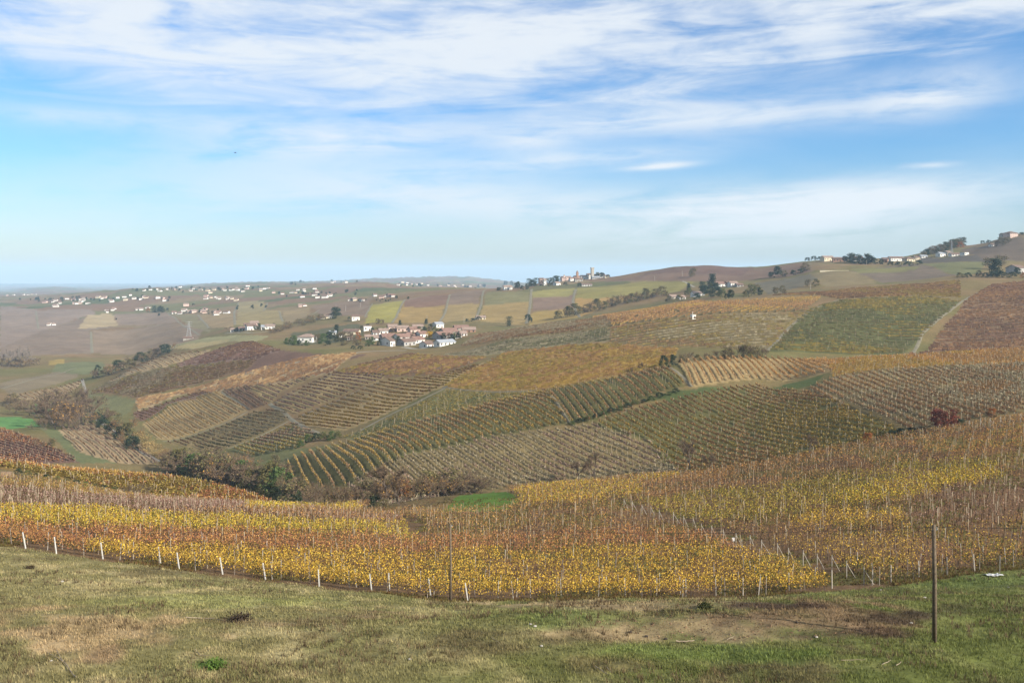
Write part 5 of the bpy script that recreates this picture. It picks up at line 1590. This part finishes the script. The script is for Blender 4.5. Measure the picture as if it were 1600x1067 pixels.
# dots of dark trees between the far houses
FT = []
for (x0, y0, x1, y1, n, dm) in ((30, 470, 270, 466, 34, 1500), (200, 455, 420, 451, 30, 1900), (420, 461, 560, 458, 20, 1500), (560, 472, 640, 466, 12, 1100), (620, 446, 760, 449, 16, 1900), (270, 490, 352, 488, 6, 1200), (180, 500, 420, 478, 14, 1200), (440, 445, 560, 442, 10, 1900)):
    for k in range(n):
        t = rng.random()
        FT.append((x0 + (x1 - x0) * t, y0 + (y1 - y0) * t + rng.normal(0, 1.6), dm, rng.uniform(2.2, 5)))
FT.sort()
for k, (px, py, dm, hp) in enumerate(FT):
    q = W(px, py, dm)
    tm, cm = KIND['darktree'][k % 2]
    root = empty('distant_tree', (q.x, q.y, q.z - 0.3), rng.uniform(0, 6))
    hg = hp * q.y / FPX
    root.scale = (hg * 1.2, hg * 1.2, hg)
    link('trunk', tm, root); link('crown', cm, root)
    tag(root, 'small dark tree among the far houses, %s from the left' % ordn(k), 'tree', 'dark trees among the far houses')

# church and castle towers of the hilltop town
q = W(925.5, 436, 1000)
t = empty('castle_tower', (q.x, q.y, q.z), R(15))
MB().box((0, 0, 8.5), (4.6, 4.6, 19)).build('shaft', M['stone'], t)
MB().box((0, 0, 18.6), (5.4, 5.4, 1.6)).build('parapet', M['stone'], t)
tag(t, 'tall dark square tower beside the white castle in the hilltop town', 'tower')
q = W(902, 436, 1000)
t = empty('church_tower', (q.x, q.y, q.z), R(10))
MB().box((0, 0, 6), (3.6, 3.6, 14)).build('shaft', M['brick'], t)
MB().poly([(-2, -2, 13), (2, -2, 13), (2, 2, 13), (-2, 2, 13), (0, 0, 17)], [(0, 1, 4), (1, 2, 4), (2, 3, 4), (3, 0, 4), (3, 2, 1, 0)]).build('spire', M['roof'], t)
tag(t, 'slim brick church tower in the middle of the hilltop town', 'tower')
q = W(881.5, 437, 1000)
t = empty('bell_turret', (q.x, q.y, q.z), R(10))
MB().box((0, 0, 4), (2.2, 2.2, 10)).build('shaft', M['pink'], t)
MB().poly([(-1.3, -1.3, 9), (1.3, -1.3, 9), (1.3, 1.3, 9), (-1.3, 1.3, 9), (0, 0, 11)], [(0, 1, 4), (1, 2, 4), (2, 3, 4), (3, 0, 4), (3, 2, 1, 0)]).build('cap', M['roofp'], t)
tag(t, 'small pink bell turret on the left church of the hilltop town', 'turret')

# long pale garden wall on the right hill
a_, b_ = W(1281, 425.5, 700), W(1326, 423, 700)
ln = (b_ - a_).length
o = MB().box((ln / 2, 0, 0.6), (ln, 0.4, 3.0)).build('garden_wall', M['cream'], None, tuple(a_), math.atan2(b_.y - a_.y, b_.x - a_.x))
tag(o, 'long pale garden wall on the slope below the right hill houses', 'wall')

# white hut in the vines
q = W(1083, 498)
t = empty('vineyard_hut', (q.x, q.y, q.z), R(18))
s = q.y / FPX
MB().box((0, 0, 0.9), (6 * s, 2.6, 2.8)).build('wall', M['white'], t)
MB().box((0, 0, 2.4), (6.6 * s, 3.0, 0.18)).build('roof', M['white'], t)
MB().box((0.5 * s, -1.32, 0.9), (0.7, 0.08, 1.5)).build('door', M['door'], t)
MB().tube([(-0.2, 0.2, 2.4), (-0.2, 0.2, 4.4)], 0.12, 6).build('flue', M['white'], t)
tag(t, 'small white flat roofed hut standing among the brown vines', 'hut')


# lattice pylon, mast, field poles
def lattice(name, px, py, hpx, basew, label, cat, dmin, mat='steel', rb=0.12):
    q = W(px, py, dmin)
    hh = hpx * q.y / FPX
    t = empty(name, (q.x, q.y, q.z), R(20))
    k = 0.12
    for sx in (-1, 1):
        for sy in (-1, 1):
            MB().tube([(sx * basew / 2, sy * basew / 2, -0.5), (sx * basew * k, sy * basew * k, hh * 0.75), (sx * basew * 0.06, sy * basew * 0.06, hh)], rb, 4).build('leg', M[mat], t)
    b = MB()
    n = 7
    for i in range(n):
        z0, z1 = hh * 0.75 * i / n, hh * 0.75 * (i + 1) / n
        w0, w1 = basew / 2 + (basew * k - basew / 2) * i / n, basew / 2 + (basew * k - basew / 2) * (i + 1) / n
        for a, c in (((-1, -1), (1, -1)), ((1, -1), (1, 1)), ((1, 1), (-1, 1)), ((-1, 1), (-1, -1))):
            b.tube([(a[0] * w0, a[1] * w0, z0), (c[0] * w1, c[1] * w1, z1)], rb * 0.6, 3)
            b.tube([(c[0] * w0, c[1] * w0, z0), (a[0] * w1, a[1] * w1, z1)], rb * 0.6, 3)
    b.build('lattice', M[mat], t)
    if cat == 'pylon':
        for z in (0.72, 0.84, 0.95):
            MB().tube([(-basew * 0.6, 0, hh * z), (basew * 0.6, 0, hh * z)], rb, 4).build('cross_arm', M[mat], t)
    tag(t, label, cat)


lattice('power_pylon', 295, 528, 26, 6.0, 'grey lattice power pylon in the fields left of the hamlet', 'pylon', 800, rb=0.12)
lattice('lattice_mast', 1487, 399, 24, 2.6, 'thin lattice antenna mast beside the white houses on the right hill', 'mast', 900, rb=0.14)
q = W(297, 530, 800)
o = house(293, 531, 14, 2, 7, R(5), 'stone', 'roofb', 'gable', False, 800, 'farm_shed')
tag(o, 'low brown roofed shed at the foot of the power pylon', 'shed')
FP = [(525, 484, 9, 900), (540, 486, 9, 900), (563, 480, 8, 1000), (725, 505, 10, 740), (667, 500, 8, 800), (1023, 439, 9, 900), (1066, 432, 10, 1000), (1354, 414, 8, 900), (1407, 417, 9, 900), (1266, 452, 10, 700), (1145, 449, 8, 700)]
FP.sort()
for k, (px, py, hp, dm) in enumerate(FP):
    q = W(px, py, dm)
    hg = hp * q.y / FPX
    o = MB().tube([(0, 0, -0.5), (0, 0, hg)], [0.2, 0.14], 6).build('line_pole', M['post'], None, (q.x, q.y, q.z))
    tag(o, 'pale distant line pole on the hillside, %s from the left' % ordn(k), 'pole', 'distant line poles')

# ------------------------------------------------------------------ foreground: poles, wire, litter
def wood_pole(px, py, top_py, label):
    q = W(px, py)
    hg = (py - top_py) * q.y / FPX
    root = empty('utility_pole', (q.x, q.y, q.z))
    MB().tube([(0, 0, -0.6), (0.01, 0, hg * 0.5), (-0.03, 0, hg)], [0.125, 0.112, 0.095], 10).build('shaft', M['pole'], root, smooth=True)
    MB().tube([(-0.14, -0.02, hg - 0.25), (0.14, -0.02, hg - 0.25)], 0.025, 6).build('bracket', M['steel'], root)
    MB().tube([(0.12, -0.02, hg - 0.25), (0.12, -0.02, hg - 0.1)], [0.035, 0.025], 8).build('insulator', M['whitepost'], root)
    tag(root, label, 'utility pole', 'wooden utility poles')
    return Vector((q.x + 0.12, q.y - 0.02, q.z + hg - 0.1))


top_r = wood_pole(1460, 1003, 820, 'tall brown wooden utility pole standing on the grass at right')
top_m = wood_pole(704, 939, 818, 'thin wooden utility pole at the grass edge of the near vineyard')


def cable(a, b, sag, label):
    pts = []
    for k in range(25):
        t = k / 24
        p_ = a.lerp(b, t)
        p_.z -= sag * 4 * t * (1 - t)
        pts.append(p_)
    tag(MB().tube(pts, 0.011, 4).build('overhead_cable', M['wire']), label, 'cable', 'overhead cables')


cable(top_r, top_m, 0.55, 'thin dark cable between the two wooden utility poles')
left_end = Vector(((-420 - CX) / FPX * 118, 118, -(826 - HY) / FPX * 118))
cable(top_m, left_end, 0.8, 'thin dark cable running left from the middle utility pole')
right_end = Vector(((2350 - CX) / FPX * 34, 34, -(800 - HY) / FPX * 34))
cable(top_r, right_end, 0.3, 'thin dark cable running right from the right utility pole')


def stick(pts, r, label, fork=None):
    P3 = [W(*p_) for p_ in pts]
    dense = []
    for a, b in zip(P3, P3[1:]):
        for k in range(3):
            t = k / 3
            v = a.lerp(b, t)
            v.z = float(H(v.x, v.y)) + 0.07 + 0.05 * random.random()
            dense.append(v)
    e = P3[-1].copy(); e.z += 0.12
    dense.append(e)
    root = empty('fallen_branch', tuple(dense[0]))
    rel = [v - dense[0] for v in dense]
    MB().tube(rel, [r * (1 - 0.6 * k / len(rel)) for k in range(len(rel))], 5).build('limb', M['stick'], root)
    if fork:
        f = [W(*p_) for p_ in fork]
        for v in f: v.z += 0.12
        MB().tube([v - dense[0] for v in f], [r * 0.7, r * 0.3], 5).build('side_twig', M['stick'], root)
    tag(root, label, 'branch', 'fallen branches on the grass')


stick([(119, 1060), (105, 1042), (94, 1030), (88, 1018)], 0.035, 'pale forked branch lying in the grass at bottom left', [(98, 1036), (74, 1022)])
stick([(290, 966), (315, 967), (335, 968), (350, 972)], 0.035, 'long pale curved branch lying beside the dark weed clump')
stick([(305, 1017), (312, 1026), (330, 1028)], 0.022, 'short twig beside the bright green tuft at lower left')
stick([(207, 911), (216, 910), (225, 910)], 0.025, 'small pale stick high on the left grass slope')
stick([(930, 1043), (942, 1052), (955, 1058)], 0.025, 'thin twig lying low in the middle foreground', [(948, 1045), (955, 1054)])
stick([(768, 998), (775, 1003), (781, 1008)], 0.018, 'tiny pale twig on the mid slope')
stick([(1314, 1034), (1335, 1033), (1352, 1033)], 0.018, 'straw coloured stalk lying right of centre')
stick([(1378, 1040), (1392, 1034)], 0.02, 'short straw stalk left of the tall pole')
stick([(1400, 1042), (1408, 1037)], 0.025, 'pale chip of wood left of the tall pole')
stick([(1056, 1004), (1072, 1004), (1085, 1003)], 0.05, 'dark stick on the edge of the bare earth')
stick([(1136, 1001), (1148, 996)], 0.02, 'pale stalk at the right of the bare earth edge')


def rock(px, py, s, label, mat='rock', name='pale_stone', flat=0.6, n=9, cat='stone', group='pale stones on the grass'):
    q = W(px, py)
    s *= 0.75
    r_ = random.Random(int(px * 7 + py))
    b = MB()
    rings = []
    for k, (z, rr) in enumerate(((-0.3, 0.8), (0.1, 1.0), (0.45, 0.75), (0.6, 0.3))):
        b0 = len(b.v)
        for j in range(n):
            a = 6.283 * j / n
            d = s * rr * r_.uniform(0.75, 1.2)
            b.v.append((math.cos(a) * d, math.sin(a) * d * 0.8, z * s * flat * r_.uniform(0.85, 1.15)))
        rings.append(b0)
    for r0, r1 in zip(rings, rings[1:]):
        for j in range(n):
            b.f.append((r0 + j, r0 + (j + 1) % n, r1 + (j + 1) % n, r1 + j))
    b.f.append(tuple(rings[-1] + j for j in range(n)))
    tag(b.build(name, M[mat], None, (q.x, q.y, q.z + 0.05), r_.uniform(0, 6)), label, cat, group)


rock(97, 909, 0.22, 'white stone on the left grass slope')
rock(836, 979, 0.16, 'white bone-like stone near the middle of the slope')
rock(829, 976, 0.14, 'smaller white stone left of the bone-like one')
rock(846, 1010, 0.13, 'small pale stone below the middle of the slope')
rock(640, 1031, 0.13, 'pale stone at the lower middle of the slope')
rock(80, 1033, 0.10, 'little pale stone beside the forked branch')
rock(1377, 922, 0.2, 'pale flat stone on the grass below the strutted posts', flat=0.3)
rock(1445, 934, 0.2, 'pale flat stone left of the tall pole', flat=0.3)
rock(1424, 974, 0.14, 'white stone on the dark earth left of the tall pole')
rock(1576, 918, 0.14, 'small pale stone at the right edge of the grass')
rock(1276, 996, 0.12, 'pale stone on the dark rim of the bare earth')
rock(1010, 995, 0.18, 'brown clod at the rim of the bare earth, left one', 'soil', 'earth_clod', 0.7, cat='clod', group='earth clods')
rock(1040, 999, 0.16, 'brown clod at the rim of the bare earth, right one', 'soil', 'earth_clod', 0.7, cat='clod', group='earth clods')
rock(985, 988, 0.16, 'brown clod on the slope left of the bare earth rim', 'soil', 'earth_clod', 0.7, cat='clod', group='earth clods')
rock(1245, 973, 0.15, 'brown clod lying on the bare earth patch', 'soil', 'earth_clod', 0.7, cat='clod', group='earth clods')
# white sheet on the right grass
q = W(1552, 899)
b = MB()
nx, ny = 8, 5
for j in range(ny):
    for i in range(nx):
        x, y = (i / (nx - 1) - 0.5) * 1.5, (j / (ny - 1) - 0.5) * 1.2
        gx, gy = q.x + x, q.y + y
        b.v.append((x, y, float(H(gx, gy)) - q.z + 0.06 + 0.12 * random.random()))
for j in range(ny - 1):
    for i in range(nx - 1):
        a = j * nx + i
        b.f.append((a, a + 1, a + nx + 1, a + nx))
o = b.build('plastic_sheet', M['plastic'], None, (q.x, q.y, q.z))
o.modifiers.new('thickness', 'SOLIDIFY').thickness = 0.02
tag(o, 'crumpled white sheet lying on the grass at the right vineyard edge', 'sheet')
# pale shed-like slab at the far left brow
# small sign tag on the lane
q = W(1146, 855)
t = empty('row_sign', (q.x, q.y, q.z))
MB().tube([(0, 0, -0.2), (0, 0, 1.2)], 0.03, 6).build('stake', M['post'], t)
MB().box((0, -0.05, 1.05), (0.38, 0.03, 0.42)).build('plate', M['plastic'], t)
tag(t, 'small blank white plate on a stake beside the vineyard lane', 'sign')

# bird
b = MB()
dB = 160.0
bx, bz = (367.5 - CX) / FPX * dB, -(239 - HY) / FPX * dB
root = empty('flying_bird', (bx, dB, bz), R(12))
MB().tube([(-0.22, 0, 0.03), (-0.12, 0, 0.0), (0.02, 0, -0.01), (0.14, 0, 0.01), (0.2, 0, 0.02), (0.24, 0, 0.02)], [0.012, 0.035, 0.055, 0.04, 0.03, 0.006], 8).build('body', M['black'], root, smooth=True)
for sg in (-1, 1):
    MB().poly([(0.08, 0, 0.02), (-0.08, 0, 0.02), (0.10, sg * 0.2, 0.1), (-0.06, sg * 0.2, 0.1), (0.0, sg * 0.46, 0.07), (-0.06, sg * 0.44, 0.07),
               (0.08, 0, 0.0), (-0.08, 0, 0.0), (0.10, sg * 0.2, 0.085), (-0.06, sg * 0.2, 0.085)],
              [(0, 1, 3, 2), (2, 3, 5, 4), (6, 8, 9, 7), (8, 4, 5, 9), (0, 2, 8, 6), (1, 7, 9, 3)]).build('wing', M['black'], root)
MB().poly([(-0.2, 0.02, 0.03), (-0.2, -0.02, 0.03), (-0.33, -0.06, 0.04), (-0.33, 0.06, 0.04), (-0.27, 0, 0.06)], [(0, 1, 2, 3), (0, 4, 1), (1, 4, 2), (2, 4, 3), (3, 4, 0)]).build('tail', M['black'], root)
tag(root, 'small dark bird flying in the sky at left', 'bird')

# ------------------------------------------------------------------ grass of the near slope
def tufts(xx, yy, h_lo, h_hi, blades, colfun, k=1.0):
    z = H(xx, yy)
    px = xx / yy * FPX + CX
    py = HY - z / yy * FPX
    c = colfun(px, py, xx, yy) * k
    n = len(xx)
    V, C = [], []
    for b_ in range(blades):
        a = rng.uniform(0, 6.283, n)
        hh = rng.uniform(h_lo, h_hi, n)
        ox, oy = rng.normal(0, 0.09, n), rng.normal(0, 0.09, n)
        le = rng.uniform(0.2, 0.9, n) * hh
        w = 0.022 * yy / 45
        x0, y0 = xx + ox, yy + oy
        V.append(np.stack([np.stack([x0 - np.sin(a) * w, y0 + np.cos(a) * w, z - 0.03], 1), np.stack([x0 + np.sin(a) * w, y0 - np.cos(a) * w, z - 0.03], 1),
                           np.stack([x0 + np.cos(a) * le, y0 + np.sin(a) * le, z + hh], 1)], 1))
        C.append(c * rng.uniform(0.65, 1.4, (n, 1)))
    V = np.stack(V, 1).reshape(-1, 3); C = np.stack(C, 1).reshape(-1, 3)
    return V, np.arange(len(V)).reshape(-1, 3), C


n = 95000
gy = np.exp(rng.uniform(math.log(33), math.log(92), n))
gp = rng.uniform(-70, 1670, n)
gx = (gp - CX) / FPX * gy
_, de = line_at(5, gp)
z = H(gx, gy)
gpy = HY - z / gy * FPX
dens = fbm(gx / 3.0, gy / 3.0, 85, 4) + rng.uniform(-0.3, 0.3, n)
bare = (((gp - 1130) / 230) ** 2 + ((gpy - 982) / 22) ** 2 < 1) | (((gp - 1000) / 250) ** 2 + ((gpy - 945) / 8) ** 2 < 1)
ok = (gy < de + 0.5) & (dens > -0.18) & ~(bare & (rng.random(n) < 0.8))
V, F, C = tufts(gx[ok], gy[ok], 0.05, 0.19, 4, grass_colour, 1.15)
me = fast_mesh('grass', V, F, M['grass'], C)
tag(link('grass', me), 'short dry and green grass covering the near slope', 'grass', kind='stuff')

# taller dead weeds in patches
n = 5200
gy = np.exp(rng.uniform(math.log(34), math.log(86), n)); gp = rng.uniform(-50, 1650, n); gx = (gp - CX) / FPX * gy
_, de = line_at(5, gp)
ok = (gy < de - 1) & (fbm(gx / 5, gy / 5, 133, 3) > 0.06)
V, F, C = tufts(gx[ok], gy[ok], 0.18, 0.42, 6, lambda a, b, c, d: np.tile(alb((112, 94, 70)), (len(a), 1)), 1.0)
tag(link('dead_weeds', fast_mesh('dead_weeds', V, F, M['grass'], C)), 'patches of taller brown dead weeds on the near slope', 'weeds', kind='stuff')

# grass between the vines of the near slope
n = 60000
gp = rng.uniform(-70, 1670, n); t = rng.random(n) ** 1.5
_, a4 = line_at(5, gp); _, a7 = line_at(8, gp)
gy = a4 + (a7 - a4) * t * 0.8
gx = (gp - CX) / FPX * gy
ok = fbm(gx / 6, gy / 6, 71, 4) > -0.06
V, F, C = tufts(gx[ok], gy[ok], 0.08, 0.3, 3, lambda a, b, c, d: np.where(rng.random((len(a), 1)) < 0.5, alb((124, 112, 60)), alb((112, 84, 56))), 1.0)
tag(link('vineyard_grass', fast_mesh('vineyard_grass', V, F, M['grass'], C)), 'rough grass and fallen leaves between the near vine rows', 'grass', kind='stuff')

# clods on the bare earth of the terrace
n = 2600
gp = rng.uniform(930, 1430, n); gpy_ = rng.uniform(938, 1003, n)
gy = np.array([hit(a, b) for a, b in zip(gp, gpy_)]); gx = (gp - CX) / FPX * gy
ok = (((gp - 1160) / 240) ** 2 + ((gpy_ - 978) / 24) ** 2 + fbm(gx / 2, gy / 2, 55, 3) * 1.5 < 1) | (((gp - 1230) / 130) ** 2 + ((gpy_ - 946) / 7) ** 2 < 1)
gx, gy = gx[ok], gy[ok]; n = len(gx)
zz = H(gx, gy); sz = rng.gamma(1.6, 0.022, n) + 0.02
ang = rng.uniform(0, 6.28, (n, 4))
V = np.zeros((n, 5, 3))
for k in range(4):
    a_ = k * 1.57 + rng.uniform(-.5, .5, n)
    r_ = sz * rng.uniform(0.7, 1.4, n)
    V[:, k] = np.stack([gx + np.cos(a_) * r_, gy + np.sin(a_) * r_, zz - 0.02], 1)
V[:, 4] = np.stack([gx + rng.normal(0, 0.3, n) * sz, gy + rng.normal(0, 0.3, n) * sz, zz + sz * rng.uniform(0.3, 0.7, n)], 1)
o_ = (np.arange(n) * 5)[:, None]
F = np.concatenate([np.concatenate([o_ + k, o_ + (k + 1) % 4, o_ + 4], 1) for k in range(4)])
Cc = np.tile(alb((128, 104, 80)) * rng.uniform(0.55, 1.25, (n, 1)), (4, 1))
tag(link('earth_crumbs', fast_mesh('earth_crumbs', V.reshape(-1, 3), F, M['twig'], Cc)), 'crumbled clods scattered over the bare earth terrace', 'clods', kind='stuff')

# dark weed clumps and green tuft
for k, (px, py, hg, cols_, lab, nm) in enumerate(((373, 970, 0.5, [(74, 62, 52), (92, 78, 62), (60, 50, 44)], 'dark dried weed clump beside the long branch', 'weed_clump'),
                                                  (335, 1044, 0.4, [(104, 132, 58), (92, 118, 54)], 'bright green tuft at lower left', 'grass_tuft'),
                                                  (46, 888, 0.25, [(74, 62, 50), (96, 82, 60)], 'small dark weed standing at the upper left slope', 'weed_clump'),
                                                  (1102, 949, 0.3, [(70, 74, 44), (84, 88, 50)], 'dark weed at the tip of the dark earth strip', 'weed_clump'),
                                                  )):
    q = W(px, py)
    n = 700
    C0 = rng.normal(0, 0.38 * min(1.0, hg / 0.6), (n, 3)); C0[:, 2] = np.abs(rng.normal(0, 0.4, n)) * hg
    V, Qd = leaf_quads(C0, rng.uniform(0.05, 0.14, n))
    L = np.array([alb(c) for c in cols_])
    o = link(nm, fast_mesh(nm, V, Qd, M['leaf'], L[rng.integers(0, len(L), n)]), None, (q.x, q.y, q.z))
    tag(o, lab, 'weed', kind='stuff')

# ------------------------------------------------------------------ air
lo = float(GZ.min()) - 1.0
hi = max(75.0, float(GZ[:, LD < math.log(6000)].max()) + 25.0)
bxs = MB()
x1, y0, y1 = 22000.0, -400.0, 15600.0
hz = MB().box((0, (y0 + y1) / 2, (lo + hi) / 2), (2 * x1, y1 - y0, hi - lo))
m = bpy.data.materials.new('haze')
m.use_nodes = True
nt = m.node_tree
nt.nodes.clear()
out = nt.nodes.new('ShaderNodeOutputMaterial')
pv = nt.nodes.new('ShaderNodeVolumePrincipled')
pv.inputs['Color'].default_value = (0.54, 0.77, 1.0, 1)
pv.inputs['Density'].default_value = 0.000085
pv.inputs['Anisotropy'].default_value = 0.0
nt.links.new(pv.outputs[0], out.inputs['Volume'])
tag(hz.build('haze', m), 'thin blue haze over the hills', kind='stuff')
